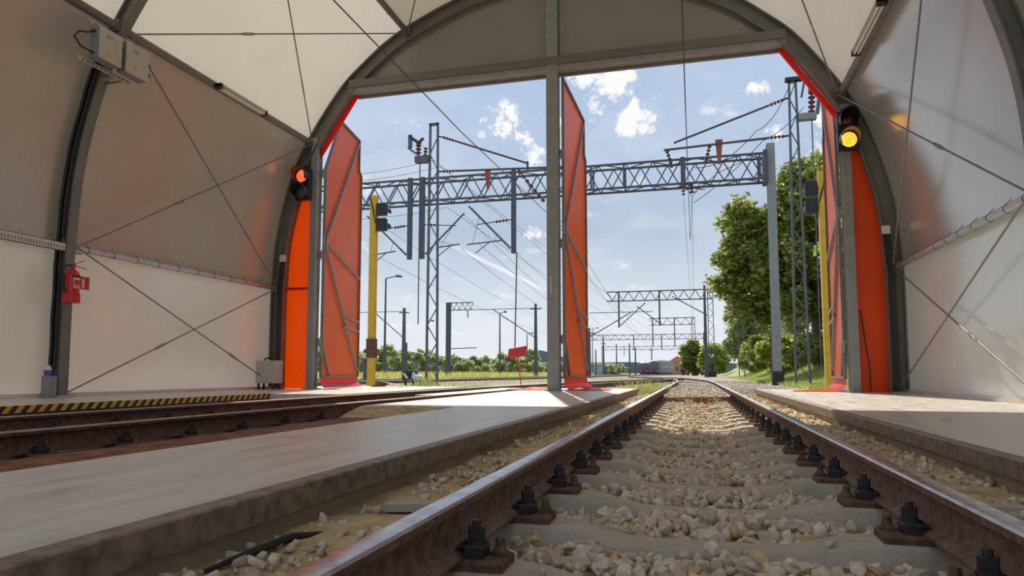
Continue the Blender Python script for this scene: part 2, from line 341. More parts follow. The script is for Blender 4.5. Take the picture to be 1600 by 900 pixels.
def emb(x, y):
    t = min(1, max(0, (x - 5.2 - 0.25 * max(0, 26 - y)) / 9)); t = t * t * (3 - 2 * t)
    return -0.36 + 3.6 * t * min(1, max(0, (y - 20) / 16)) + 0.18 * n2(x, y, 0.35) * t
ground_grid('embankment', 3.9, 60, 17.5, 180, 70, 90, emb, 'grass_ground', 'grassy embankment rising right of the tracks')

def slab(name, x0, x1, y0, y1, label, edges='', z=0.0, mat='slab', thick=0.34):
    t = thing(name, ((x0 + x1) / 2, (y0 + y1) / 2, z - thick), label, None, None, 'structure')
    MB().box(x0 + 0.06 * ('w' in edges), x1 - 0.06 * ('e' in edges), y0, y1, z - thick, z - 0.004, 0).build('slab_body', [mat], t)
    # lower face of the edge wall
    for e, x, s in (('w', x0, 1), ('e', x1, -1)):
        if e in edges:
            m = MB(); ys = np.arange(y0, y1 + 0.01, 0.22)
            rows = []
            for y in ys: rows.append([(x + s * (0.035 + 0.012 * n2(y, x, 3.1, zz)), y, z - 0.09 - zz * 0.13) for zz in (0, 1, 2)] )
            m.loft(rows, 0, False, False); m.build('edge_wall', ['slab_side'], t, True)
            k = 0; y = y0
            while y < y1 - 0.05:           # steel angle in lengths
                L = min(3.05, y1 - y); m = MB()
                m.loft([[(x, yy, z - 0.088), (x, yy, z - 0.006), (x + s * 0.006, yy, z), (x + s * 0.075, yy, z), (x + s * 0.075, yy, z - 0.01), (x + s * 0.012, yy, z - 0.012), (x + s * 0.012, yy, z - 0.088)] for yy in (y + 0.003, y + L - 0.003)])
                m.build('edge_angle', ['edge_steel'], t); y += L
    return t
slab('floor', -2.60, -1.32, -9, 17.2, 'long concrete platform between the two tracks', 'e')
slab('floor', -3.78, -2.60, 7.4, 17.2, 'concrete floor widening beside the centre column', '', -0.002)
slab('floor', 1.36, 4.2, -9, 17.4, 'concrete platform right of the right-hand track', 'w')
slab('floor', -10.2, -7.62, -9, 18.4, 'concrete walkway along the left wall')
slab('floor', -7.62, -6.12, 11.3, 18.4, 'concrete floor beside the left door', '', -0.002)
slab('floor', -5.10, -4.55, 12.2, 18.4, 'concrete paving between the left-hand rails', '', -0.03)
hz = MB(); hz.box(-7.635, -7.60, -9, 11.3, -0.085, -0.002); hz.build('hazard_strip', 'hazard', None, label='yellow and black hazard strip along the left walkway edge', cat='hazard strip')
MB().box(-7.66, -7.60, -9, 11.3, -0.32, -0.087).build('trim_1', 'dark_steel', None, kind='structure', label='dark kerb face under the hazard strip')
MB().box(-3.70, -3.15, -9, 7.2, -0.32, -0.105).build('trim_2', 'rust_concrete', None, kind='structure', label='rust-stained concrete beam beside the left-hand track')
sr = MB(); sr.loft([[(-3.75, y, -0.3), (-3.75 - 0.02, y, z), (-3.2, y, z + 0.012), (-2.62, y, z), (-2.62, y, -0.3)] for y, z in ((6.3, -0.28), (6.7, -0.16), (7.1, -0.06), (7.39, -0.008))])
sr.build('sand_ramp', 'sand', None, True, label='sandy ramp filling the end of the left-hand pit', cat='sand')

# ------------------------------------------------------------------ rails
HEADP = [(-0.062, -0.160), (-0.062, -0.150), (-0.012, -0.132), (-0.008, -0.118), (-0.008, -0.050), (-0.014, -0.040), (-0.0345, -0.032), (-0.036, -0.010), (-0.030, -0.002), (-0.016, 0.0)]
RP = HEADP + [(-a, b) for a, b in HEADP[::-1]]
def rail_mesh(path, off, prof=RP, gloss=True):
    m = MB(); P = [Vector((x, y, 0)) for x, y in path]; loops = []
    for i, p in enumerate(P):
        d = (P[min(i + 1, len(P) - 1)] - P[max(i - 1, 0)]).normalized(); r = Vector((d.y, -d.x, 0)); c = p + r * off
        loops.append([c + r * a + Vector((0, 0, b)) for a, b in prof])
    m.loft(loops); n = len(prof)
    k = len(prof) // 2
    for i in range(len(m.f)):
        e = i % n
        if i < n * (len(P) - 1) and e in (7, 8, 9, 10, 11): m.m[i] = 1
    return m
def right_path(y): return 0.03 if y < 30 else 0.03 - (y - 30) ** 2 / 330.0
def left_path(y):
    if y < 5: return -5.09
    if y < 34: return -5.09 + (y - 5) ** 2 / 430.0
    return -5.09 + 29 ** 2 / 430.0 + (y - 34) * (2 * 29 / 430.0) - (y - 34) ** 2 / 330.0
def path(fn, y0, y1, st=0.6, st2=2.5):
    ys = [y0]
    while ys[-1] < y1: ys.append(ys[-1] + (12 if ys[-1] < 3 else 3 if ys[-1] < 28 else st2))
    return [(fn(y), y) for y in ys]
G = 0.7535
for off, nm in ((-G, 'left rail of the right-hand track, polished top, beside the long platform'), (G, 'right rail of the right-hand track, polished top, beside the right platform')):
    rail_mesh(path(right_path, -9, 74), off).build('rail', ['rail_rust', 'rail_top'], None, True, label=nm, cat='rail', group='rails of the right-hand track')
for off, nm in ((-G, 'far rail of the left-hand track, next to the hazard strip'), (G, 'near rail of the left-hand track, next to the long platform')):
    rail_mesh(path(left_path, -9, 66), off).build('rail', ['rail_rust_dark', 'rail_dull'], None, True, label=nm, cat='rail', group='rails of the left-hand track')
yard = [('first yard track left of the door, passing behind the lattice mast', lambda y: -17.0 + (y - 20) ** 2 / 700.0 if y < 60 else -17 + 1600 / 700 + (y - 60) * 80 / 700 * 0.55),
        ('second yard track, in the grass behind the lattice mast', lambda y: -23.0 + (y - 20) * 0.075),
        ('farthest yard track, along the weeds', lambda y: -30.0 + (y - 20) * 0.06)]
for lb, fn in yard:
    for off, w in ((-G, 'left rail of the '), (G, 'right rail of the ')):
        m = rail_mesh(path(fn, 20, 200, 3, 6), off); m.v = [(a, b_, c * 1.0 - 0.04) for a, b_, c in m.v]
        m.build('rail', ['rail_rust', 'rail_top'], None, label=w + lb, cat='rail', group='rails of the yard')

# joint plates on the near left rail
jp = thing('fishplate', (-4.27, 9.1, -0.14), 'bolted joint plate on the near rail of the left-hand track', 'joint plate')
xj = left_path(9.1) + G + 0.012
MB().prism([(xj, 8.5, -0.125), (xj + 0.02, 8.5, -0.12), (xj + 0.02, 8.5, -0.05), (xj, 8.5, -0.04)], (0.02, 1.15, 0)).build('plate', 'rail_rust', jp)
for k in range(4): MB().tube([(xj + 0.018, 8.65 + k * 0.28, -0.085), (xj + 0.06, 8.65 + k * 0.28, -0.085)], 0.02, 6).build('bolt', 'plate_rust', jp)

# ------------------------------------------------------------------ sleepers with fastenings
def make_sleeper(x0, y, label, group, mat='sleeper_concrete'):
    t = thing('railway_sleeper', (x0, y, -0.36), label, 'sleeper', group)
    m = MB(); loops = []
    for x in np.linspace(-1.25, 1.25, 27):
        a = abs(x); k = min(1, max(0, (0.56 - a) / 0.34)); k = k * k * (3 - 2 * k); zt = -0.186 - 0.058 * k; wt = 0.105 - 0.012 * k
        if a > 1.0: zt -= (a - 1.0) * 0.1
        loops.append([(x0 + x, y - wt - 0.035, -0.36), (x0 + x, y - wt, zt - 0.012), (x0 + x, y - wt + 0.014, zt), (x0 + x, y + wt - 0.014, zt), (x0 + x, y + wt, zt - 0.012), (x0 + x, y + wt + 0.035, -0.36)])
    m.loft(loops).build('body', mat, t, True)
    for s in (-1, 1):
        xr = x0 + s * G
        bp = MB().bbox(xr - 0.185, xr + 0.185, y - 0.078, y + 0.078, -0.187, -0.160, 0.006).build('base_plate', 'plate_rust', t)
        for e in (-1, 1):
            xb = xr + e * 0.088
            m = MB(); m.bbox(xb - 0.030, xb + 0.030, y - 0.042, y + 0.042, -0.160, -0.122, 0.006)                # clamp block
            m.prism([(xb - e * 0.03, y - 0.036, -0.13), (xb - e * 0.055, y - 0.036, -0.139), (xb - e * 0.055, y - 0.036, -0.128), (xb - e * 0.03, y - 0.036, -0.112)], (0, 0.072, 0))
            m.build('rail_clamp', 'dark_steel', bp)
            m = MB(); hexr = 0.026
            m.tube([(xb, y, -0.122), (xb, y, -0.112)], 0.032, 12); m.tube([(xb, y, -0.112), (xb, y, -0.074)], hexr, 6); m.tube([(xb, y, -0.074), (xb, y, -0.055)], 0.0135, 10)
            m.build('clamp_bolt', 'dark_steel', bp)
            xs_ = xr + e * 0.152
            m = MB(); m.tube([(xs_, y + 0.03, -0.160), (xs_, y + 0.03, -0.150)], 0.030, 12); m.tube([(xs_, y + 0.03, -0.150), (xs_, y + 0.03, -0.136)], [0.024, 0.017], 10); m.tube([(xs_, y + 0.03, -0.136), (xs_, y + 0.03, -0.112)], [0.0165, 0.0145], 4)
            m.build('screw_spike', 'plate_rust', bp)
    return t
SY = [1.35 + 0.655 * k for k in range(21)]
proto = make_sleeper(0.03, SY[0], 'concrete sleeper of the right-hand track, nearest to the camera', 'concrete sleepers of the right-hand track')
for k, y in enumerate(SY[1:], 1):
    c = copy_tree(proto, (0, y - SY[0], 0)); c['label'] = '%s concrete sleeper of the right-hand track counted from the camera' % ORD[k]
LY = [2.3 + 0.72 * k for k in range(14)]
for k, y in enumerate(LY):
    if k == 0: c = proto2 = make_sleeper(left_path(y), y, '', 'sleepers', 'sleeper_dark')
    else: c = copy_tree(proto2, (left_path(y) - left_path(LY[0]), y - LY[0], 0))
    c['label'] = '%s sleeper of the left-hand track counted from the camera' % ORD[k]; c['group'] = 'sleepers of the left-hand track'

# ------------------------------------------------------------------ ballast stones
def stone_mesh(seed):
    r = random.Random(seed); bm = bmesh.new(); sx, sy, sz = r.uniform(0.8, 1.25), r.uniform(0.75, 1.1), r.uniform(0.5, 0.8)
    for _ in range(13):
        v = Vector((r.gauss(0, 1), r.gauss(0, 1), r.gauss(0, 1))).normalized() * r.uniform(0.82, 1.0); bm.verts.new((v.x * sx, v.y * sy, v.z * sz))
    bmesh.ops.convex_hull(bm, input=bm.verts); bmesh.ops.delete(bm, geom=[v for v in bm.verts if not v.link_faces], context='VERTS')
    bmesh.ops.triangulate(bm, faces=bm.faces); me = bpy.data.meshes.new('stone'); bm.to_mesh(me); bm.free(); me.materials.append(MAT['stone']); return me
SM = [stone_mesh(100 + i) for i in range(12)]
SMV = [(np.array([v.co[:] for v in m.vertices]), np.array([p.vertices[:] for p in m.polygons])) for m in SM]
def rotm(n):
    q = rng.normal(size=(n, 4)); q /= np.linalg.norm(q, axis=1)[:, None]; w, x, y, z = q.T
    return np.stack([1 - 2 * (y * y + z * z), 2 * (x * y - z * w), 2 * (x * z + y * w), 2 * (x * y + z * w), 1 - 2 * (x * x + z * z), 2 * (y * z - x * w), 2 * (x * z - y * w), 2 * (y * z + x * w), 1 - 2 * (x * x + y * y)], 1).reshape(n, 3, 3)
def stone_field(name, P, size, parent):     # merge many stones in one mesh
    V, F, o = [], [], 0; R_ = rotm(len(P)); idx = rng.integers(0, len(SM), len(P))
    for i, (p, s) in enumerate(zip(P, size)):
        v, f = SMV[idx[i]]; V.append(v @ R_[i].T * s + p); F.append(f + o); o += len(v)
    me = fastmesh(name, np.concatenate(V), np.concatenate(F), 'stone')
    return link(name, me, (0, 0, 0), parent, None, None, None, 'stuff')
bb = ground_grid('ballast_bed', -0.70, 0.76, 0.3, 34, 16, 300, lambda x, y: -0.285 + 0.02 * n2(x, y, 5) + 0.035 * max(0, abs(x - 0.03) - 0.45) + (0.10 if y > 14.9 else 0), 'ballast_dirt', 'stony ballast bed between the right-hand rails')
def bedz(x, y): return -0.285 + 0.02 * n2(x, y, 5) + 0.05 * max(0, abs(x - 0.03) - 0.40) + (0.10 if y > 14.9 else 0)
def near_sleeper(y): return min(abs(y - s) for s in SY)
pts = []
for (ya, yb, dens) in ((1.1, 5, 640), (5, 10, 420), (10, 20, 260), (20, 34, 120)):
    n = int((yb - ya) * 1.36 * dens)
    for _ in range(n):
        x = 0.03 + rng.uniform(-0.68, 0.68); y = rng.uniform(ya, yb); d = near_sleeper(y)
        s = (0.019 + 0.027 * rng.random()) * (1.0 if y < 8 else 1.15)
        if d < 0.125 and y < 14.6:
            if rng.random() > 0.05: continue
            s *= 0.5; z = -0.235 if abs(x - 0.03) < 0.3 else -0.18
        else: z = bedz(x, y) + rng.uniform(0.01, 0.06) + 0.02 * n2(x, y, 2.2, 5)
        if abs(abs(x - 0.03) - G) < 0.24 and d < 0.17 and y < 15: continue
        pts.append((x, y, z - 0.012, s))
pts = np.array(pts); vis = pts[(pts[:, 1] > 1.9)]
score = vis[:, 3] / vis[:, 1]; order = np.argsort(-score); big = vis[order[:300]]; rest = np.concatenate([vis[order[300:]], pts[pts[:, 1] <= 1.9]])
for i, (x, y, z, s) in enumerate(big):
    o = link('stone', SM[i % len(SM)], (x, y, z), bb); o.scale = (s, s, s); o.rotation_euler = (rng.uniform(0, 6.28), rng.uniform(-0.4, 0.4), rng.uniform(0, 6.28))
stone_field('loose_stones', rest[:, :3], rest[:, 3], bb)
# side strips: sand with scattered chips
sh = bpy.data.objects['ballast_shoulder']; P = []; Z = []
for _ in range(5200):
    sd_ = rng.random() < 0.5; x = rng.uniform(-1.31, -0.80) if sd_ else rng.uniform(0.87, 1.38); y = 0.8 + 19 * rng.random() ** 1.6
    dens = 0.5 + 0.9 * n2(x * 1.3, y, 1.4, 9) + (0.25 if y > 4 else -0.12)
    if rng.random() > dens: continue
    s = 0.008 + 0.026 * rng.random() ** 2; P.append((x, y, -0.152 + s * 0.25)); Z.append(s)
stone_field('stone_chips', np.array(P), np.array(Z), sh)
gg = bpy.data.objects['ground_gravel']; P = []; Z = []
for _ in range(9000):
    y = 17.3 + 40 * rng.random() ** 1.5; x = rng.uniform(-8.5, 3.9)
    if abs(x - right_path(y)) < 0.78 and y < 34: continue
    P.append((x, y, -0.29)); Z.append(rng.uniform(0.03, 0.06))
stone_field('gravel_stones', np.array(P), np.array(Z), gg)
# flat timber offcuts and pieces of rubble beside the near rail
for (x, y, L, w, a, lb) in ((-1.0, 2.55, 0.34, 0.09, 0.15, 'flat board lying in the sand between left rail and long platform'), (1.07, 3.05, 0.30, 0.08, -0.3, 'flat stone piece lying in the sand right of the right rail')):
    d = Vector((math.cos(a), math.sin(a), 0)); MB().beam(Vector((x, y, -0.135)) - d * L / 2, Vector((x, y, -0.13)) + d * L / 2, w, 0.03).build('flat_offcut', 'sleeper_concrete', None, label=lb, cat='offcut')
rb = MB(); rb.tube([(-1.28, 1.62, -0.15), (-1.25, 1.82, -0.138), (-1.24, 1.98, -0.135), (-1.19, 2.10, -0.145)], [0.006, 0.013, 0.013, 0.005], 7)  # dark strip added in place of a dark break in the concrete
rb.build('break_strip', 'black_plastic', None, True, label='dark strip standing in for a break in the concrete at the long platform foot', cat='dark strip')
# cross frame between the rails at the door line
cf = thing('cross_frame', (0.03, 14.5, -0.30), 'brown steel cross frame between the right-hand rails at the door', 'frame')
L0, L1 = Vector((-0.60, 14.15, 0)), Vector((0.66, 14.75, 0))
for z0, z1, nm in ((-0.135, -0.105, 'top_bar'), (-0.30, -0.255, 'bottom_bar')): MB().beam(L0 + Vector((0, 0, (z0 + z1) / 2)), L1 + Vector((0, 0, (z0 + z1) / 2)), 0.10, z1 - z0).build(nm, 'timber', cf)
for a, b_, mt in ((0.0, 0.11, 'timber'), (0.46, 0.56, 'timber'), (0.60, 0.66, 'orange_rust'), (0.9, 1.0, 'timber')):
    MB().beam(L0.lerp(L1, a) + Vector((0, 0, -0.195)), L0.lerp(L1, b_) + Vector((0, 0, -0.195)), 0.08, 0.12).build('post', mt, cf)

# ------------------------------------------------------------------ hangar shell
SEG = [(0, I1), (I1, I2), (I2, I3), (I3, IA)]
roots = {-1: thing('wall_left', (HC - 6.75, 3, 0), 'beige membrane wall panels on the left', kind='structure'),
         1: thing('wall_right', (HC + 6.75, 3, 0), 'membrane wall panels on the right, light painted into their greyer colour', kind='structure'), 0: thing('ceiling', (HC, 3, 9.3), 'translucent membrane roof panels', kind='structure')}
for b_ in range(len(RIBS) - 1):
    ya, yb = RIBS[b_ + 1], RIBS[b_]
    for sgn in (-1, 1):
        for k, (i0, i1) in enumerate(SEG):
            m = MB(); n = 13; rows = []
            for j in range(n):
                u = j / (n - 1); y = ya + (yb - ya) * u; row = []
                for i in range(i0, i1 + 1):
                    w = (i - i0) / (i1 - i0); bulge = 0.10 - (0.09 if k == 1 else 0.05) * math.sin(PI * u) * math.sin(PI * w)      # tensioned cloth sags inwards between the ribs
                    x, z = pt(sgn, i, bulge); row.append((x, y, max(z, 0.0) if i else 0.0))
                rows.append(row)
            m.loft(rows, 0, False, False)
            o = m.build('panel', [('membrane_low', 'membrane', 'membrane_light', 'membrane_roof'), ('membrane_low_right_lit', 'membrane_right_lit', 'membrane_light', 'membrane_roof')][sgn > 0][k], roots[sgn if k < 2 else 0], True)
for side, nm in ((-1, 'left'), (1, 'right')):      # base strip
    x = HC + side * 6.82; MB().box(min(x, x + side * 0.1), max(x, x + side * 0.1), -9, GY, -0.02, 0.06).build('baseboard_' + nm, 'slab', None, kind='structure', label='concrete sill under the %s membrane wall' % nm)
def rib(y, w, d, label, dark=False):
    t = thing('arch_rib', (HC, y, 0), label, 'arch rib', 'steel arch ribs of the hall')
    full = [(-1, i) for i in range(IA + 1)] + [(1, i) for i in range(IA - 1, -1, -1)]
    def sweep(o0, o1, y0, y1): 
        m = MB(); L = []
        for s, i in full:
            a, b2 = pt(s, i, o0), pt(s, i, o1); L.append([(a[0], y0, a[1]), (a[0], y1, a[1]), (b2[0], y1, b2[1]), (b2[0], y0, b2[1])])
        return m.loft(L)
    sweep(-d, -d + 0.025, y - w / 2, y + w / 2).build('inner_flange', 'rib_steel', t, True)
    sweep(-d + 0.025, 0.07, y - 0.02, y + 0.02).build('web', 'rib_steel', t, True)
    sweep(0.07, 0.10, y - w / 2, y + w / 2).build('outer_flange', 'rib_steel', t, True)
    for s in (-1, 1):
        MB().box(HC + s * 6.75 - 0.2, HC + s * 6.75 + 0.2, y - 0.16, y + 0.16, 0.0, 0.025).build('base_plate', 'galv', t)
    return t
rib(RIBS[0], 0.26, 0.22, 'steel arch rib framing the door wall')
rib(RIBS[1], 0.17, 0.12, 'steel arch rib carrying the fire extinguisher')
rib(RIBS[2], 0.17, 0.12, 'steel arch rib above and beside the camera')
rib(RIBS[3], 0.17, 0.12, 'steel arch rib just behind the camera')
# purlins
PN = {I1: ('lower', 0.055, 'galv'), I2: ('upper', 0.07, 'rib_steel'), I3: ('roof', 0.07, 'rib_steel'), IA: ('ridge', 0.07, 'rib_steel')}
BAY = ['in the door bay', 'in the second bay', 'in the bay over the camera', 'in the bay behind the camera']
for idx, (nm, r, mt) in PN.items():
    for sgn, sn in ((-1, 'left'), (1, 'right')) if idx != IA else ((1, 'roof'),):
        x, z = pt(sgn, idx, -0.01)
        for b_ in range(len(RIBS) - 1):
            ya, yb = RIBS[b_ + 1] + 0.1, RIBS[b_] - 0.14
            t = thing('purlin', (x, (ya + yb) / 2, z), '%s %s side purlin tube %s' % (nm, sn, BAY[b_]), 'purlin', 'purlins between the arch ribs')
            MB().tube([(x, ya, z), (x, yb, z)], r, 12).build('tube', mt, t, True)
            step = 0.52 if idx == I1 else 1.1
            if b_ < 3:
                y = ya + 0.3
                while y < yb - 0.1:
                    o = MB().tube([(x, y - 0.008, z), (x, y + 0.008, z)], r + 0.006, 12)
                    if idx == I1: o.tube([(x - sgn * 0.02, y, z + r), (x + sgn * 0.05, y + 0.02, z + r + 0.07)], 0.005, 5)
                    o.build('lacing_ring', 'rod_steel', t); y += step
            xo, zo = pt(sgn, idx, 0.06); MB().beam((xo, ya, zo), (xo, yb, zo), 0.05, 0.03).build('keder_rail', 'rib_steel', t)
            for yy in (ya - 0.02, yb + 0.02): MB().box(x - 0.09, x + 0.09, yy - 0.012, yy + 0.012, z - 0.09, z + 0.09).build('end_plate', 'rib_steel', t)
# bracing rods
LV = [4, I1, I2, I3, IA]; LVN = ['lowest', 'middle', 'upper', 'topmost']
for b_ in range(1):
    ya, yb = RIBS[b_ + 1] + 0.12, RIBS[b_] - 0.16
    for sgn, sn in ((-1, 'left'), (1, 'right')):
        for k in range(4):
            for dirn in (0, 1):
                i0, i1 = (LV[k], LV[k + 1]); 
                if dirn: i0, i1 = i1, i0
                # the rod lies in the chord plane, just inside the membrane
                a = pt(sgn, i0, -0.10); c = pt(sgn, i1, -0.10)
                if i0 == 4: a = (a[0], 0.08)
                if i1 == 4: c = (c[0], 0.08)
                p, q = Vector((a[0], ya, a[1])), Vector((c[0], yb, c[1]))
                t = thing('bracing_rod', p, 'thin %s bracing rod in the %s %s field, %s' % ('falling' if dirn else 'rising', LVN[k], sn, BAY[b_].replace('in the ', '').replace('the ', '')), 'bracing rod', 'bracing rods between the ribs')
                N = 12; mid = []
                pn = (pnorm(i0) + pnorm(i1)).normalized()
                sag = [0.0, 0.0, 0.32, 0.25][k]
                for j in range(N + 1):
                    u = j / N; v = p.lerp(q, u); s_ = math.sin(PI * u) * sag * 0.0; mid.append(v + Vector((sgn * pn.x, 0, pn.y)) * s_)
                MB().tube([p, q], 0.014, 8).build('rod', 'rod_steel', t, True)
                d = (q - p).normalized(); cpt = p.lerp(q, 0.72 if dirn else 0.34); sdv = d.cross(Vector((1, 0, 0))).normalized()
                m = MB(); 
                for e in (-1, 1): m.tube([cpt - d * 0.11 + sdv * e * 0.012, cpt - d * 0.09 + sdv * e * 0.026, cpt + d * 0.09 + sdv * e * 0.026, cpt + d * 0.11 + sdv * e * 0.012], 0.006, 6)
                for e in (-1, 1): m.tube([cpt + d * e * 0.10, cpt + d * e * 0.16], 0.018, 6)
                m.build('turnbuckle', 'rod_steel', t)

# ------------------------------------------------------------------ door wall
gw = thing('wall_front', (HC, GY, 0), 'door wall with dark membrane header and orange side panels', kind='structure')
LZ = 7.05; CX = [-8.72, -2.9, 2.98]
# header fabric between lintel and arch
m = MB(); arch = [(-1, i) for i in range(IA + 1)] + [(1, i) for i in range(IA - 1, -1, -1)]
ap = [pt(s, i, 0.02) for s, i in arch]; ap = [(x, z) for x, z in ap if z > LZ]
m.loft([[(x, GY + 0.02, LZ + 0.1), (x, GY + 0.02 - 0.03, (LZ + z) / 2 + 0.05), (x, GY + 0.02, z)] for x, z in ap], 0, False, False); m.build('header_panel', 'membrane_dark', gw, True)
xl = [pt(-1, i) for i in range(IA) if pt(-1, i)[1] <= LZ + 0.25][-1][0] + 0.02; xr_ = 2 * HC - xl
lt = thing('lintel_beam', (HC, GY, LZ), 'long grey lintel beam above the door openings', 'lintel')
MB().box(xl, xr_, GY - 0.10, GY + 0.12, LZ, LZ + 0.16).build('beam', 'column_steel', lt)
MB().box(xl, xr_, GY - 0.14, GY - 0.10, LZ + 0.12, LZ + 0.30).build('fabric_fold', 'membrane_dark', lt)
MB().box(xl + 0.1, xr_ - 0.1, GY + 0.12, GY + 0.20, LZ - 0.05, LZ + 0.03).build('seal_strip', 'rib_steel', lt)
for x, nm in ((CX[0], 'grey steel column at the left door, carrying the red signal'), (CX[1], 'tall grey steel column between the two door openings'), (CX[2], 'grey steel column at the right door, carrying the yellow signal')):
    s = 0 if x == CX[1] else (-1 if x < HC else 1)
    top = 9.15 if s == 0 else max(z for xx, z in [pt(s, i, -0.05) for i in range(IA)] if (xx - x) * s >= 0)
    t = thing('steel_column', (x, GY, 0), nm, 'column'); w = 0.13 if s == 0 else 0.085
    m = MB(); m.box(x - w, x + w, GY - 0.13, GY - 0.11, 0, top); m.box(x - w, x + w, GY + 0.09, GY + 0.11, 0, top); m.box(x - 0.04, x + 0.04, GY - 0.11, GY + 0.09, 0, top)
    m.build('section', 'column_steel', t); MB().box(x - w - 0.05, x + w + 0.05, GY - 0.2, GY + 0.2, 0, 0.02).build('base_plate', 'column_steel', t)
    for z in (1.1, 3.2, 5.2):
        m = MB(); m.box(x + w, x + w + 0.05, GY + 0.06, GY + 0.16, z - 0.09, z + 0.09); m.tube([(x + w + 0.05, GY + 0.12, z - 0.13), (x + w + 0.05, GY + 0.12, z + 0.13)], 0.025, 8); m.build('hinge', 'column_steel', t)
    if s == 0: MB().box(x - 0.05, x - 0.02, GY - 0.16, GY - 0.13, 2.05, 2.45).build('latch', 'strip_metal', t)
# fixed orange side panels
for s, x, nm in ((-1, CX[0], 'left'), (1, CX[2], 'right')):
    m = MB(); rows = []
    for i in range(0, IA):
        ax, az = pt(s, i, -0.12)
        if (ax - x) * s < 0.02 or az > 5.6: break
        rows.append([(x + s * 0.06, GY + 0.05, az), ((x + ax) / 2, GY + 0.03, az), (ax, GY + 0.05, az)])
    m.loft(rows, 0, False, False); m.build('side_panel', 'orange_fabric', gw, True)
    ae = pt(s, pidx(2.4), -0.12)[0]; MB().box(min(x, ae), max(x, ae), GY + 0.0, GY + 0.04, 2.36, 2.42).build('side_rail', 'red_paint' if s < 0 else 'orange_rust', gw) if s < 0 else None
# sloping red corner frames
for s in (-1, 1):
    a = Vector((HC + s * 5.86, GY + 0.05, 5.45)); c = Vector((HC + s * 4.78, GY + 0.05, LZ + 0.02))
    k = (c - a).normalized(); nrm = Vector((k.z, 0, -k.x)) * (-s)
    for off, w, mt, nmp in ((0.0, 0.10, 'red_fabric', 'corner_flap'), (0.12, 0.10, 'rib_steel', 'corner_profile'), (0.24, 0.11, 'red_fabric', 'corner_flap')):
        m = MB(); o2 = nrm * (-off)
        m.beam(a + o2 + Vector((0, 0.04, 0)), c + o2 + Vector((0, 0.04, 0)), 0.05, w, tuple(nrm)); m.build(nmp, mt, gw)
def leaf(name, hx, hy, ang, side, length, label, two=True):
    # leaf in its own plane: u along the leaf, z up; hinge at (hx,hy)
    d = Vector((math.sin(ang), math.cos(ang), 0)); nrm = Vector((d.y, -d.x, 0)) * side; H = Vector((hx, hy, 0))
    t = thing(name, H, label, kind='structure')
    def P(u, z, o=0.0): return H + d * u + nrm * o + Vector((0, 0, z))
    diag = hx != CX[1] - 0 and abs(hx - CX[1]) > 0.5
    top = [(0.05, 5.35), (1.05, 6.92), (length - 0.22, 6.92)] if diag else [(0.05, 6.98), (length - 0.22, 6.98)]
    poly = [(0.05, 0.28)] + top + [(length - 0.22, 6.05), (length, 5.95), (length, 0.28)]
    m = MB(); m.loft([[P(u, z, 0.0) for u, z in poly], [P(u, z, 0.004) for u, z in poly]]); m.build('sheet', 'door_fabric', t)
    for i in range(len(poly)):
        (u0, z0), (u1, z1) = poly[i], poly[(i + 1) % len(poly)]
        m = MB(); m.beam(P(u0, z0, 0.02), P(u1, z1, 0.02), 0.05, 0.06, tuple(nrm)); m.build('frame_bar', 'rib_steel', t)
    for (u0, z0, u1, z1) in ((0.1, 3.55, length - 0.30, top[-1][1] - 0.1), (0.1, 3.55, length - 0.05, 3.0), (0.1, 3.50, length - 0.15, 0.45), (length * 0.52, 1.85, length - 0.02, 1.78), (length * 0.55, 1.58, length - 0.02, 1.52), (0.1, 1.0, 0.55, 0.32)):
        MB().beam(P(u0, z0, 0.035), P(u1, z1, 0.035), 0.045, 0.065, tuple(nrm)).build('brace', 'column_steel', t)
    MB().loft([[P(0.05, 0.30, 0.0), P(length, 0.30, 0.0)], [P(0.05, 0.13, 0.02), P(length, 0.13, 0.03)], [P(0.05, 0.02, 0.10), P(length, 0.02, 0.16)]], 0, False, False).build('bottom_flap', 'red_fabric', t)
    m = MB()
    for z in (0.9, 3.55): m.tube([P(0.0, z - 0.12, 0.03), P(0.0, z + 0.12, 0.03)], 0.03, 8)
    m.build('hinge', 'column_steel', t)
    return t
leaf('door_1', CX[0] + 0.10, GY + 0.16, -math.radians(9.5), 1, 2.85, 'orange door leaf swung open at the left opening')
leaf('door_2', CX[1] + 0.16, GY + 0.16, math.radians(1.0), 1, 3.0, 'narrow-looking orange door leaf swung open behind the centre column')
leaf('door_3', CX[2] - 0.10, GY + 0.16, math.radians(5.5), -1, 2.9, 'sunlit pink-orange door leaf swung open at the right opening')
for (x0, x1, y0, y1, lb) in ((-4.05, -3.05, 14.9, 15.6, 'orange rubber flap lying flat left of the centre column'), (-2.72, -1.75, 14.75, 15.5, 'orange rubber flap lying flat right of the centre column'), (1.95, 2.85, 15.1, 15.9, 'orange rubber flap lying flat left of the right column')):
    m = MB(); m.loft([[(x0 + (x1 - x0) * u, y0, 0.012), (x0 + (x1 - x0) * u, (y0 + y1) / 2, 0.02 + 0.05 * math.sin(u * PI * 0.9) ** 2 * (1 if u > 0.4 else 0.4)), (x0 + (x1 - x0) * u + 0.12, y1, 0.012)] for u in np.linspace(0, 1, 7)], 0, False, False)
    m.loft([[(x0 + (x1 - x0) * u, y0, 0.012), (x0 + (x1 - x0) * u, y0, 0.0)] for u in np.linspace(0, 1, 7)], 0, False, False)
    m.build('rubber_flap', 'door_fabric', None, True, label=lb, cat='flap')
m = MB(); m.loft([[(-8.35, 16.9, 0.005), (-8.1, 17.0, 0.16), (-7.6, 17.1, 0.005)], [(-8.2, 17.5, 0.005), (-8.0, 17.5, 0.10), (-7.5, 17.6, 0.005)]], 0, False, False)
m.build('crumpled_sheet', 'sand', None, label='crumpled pale sheet lying in front of the left door leaf', cat='sheet')

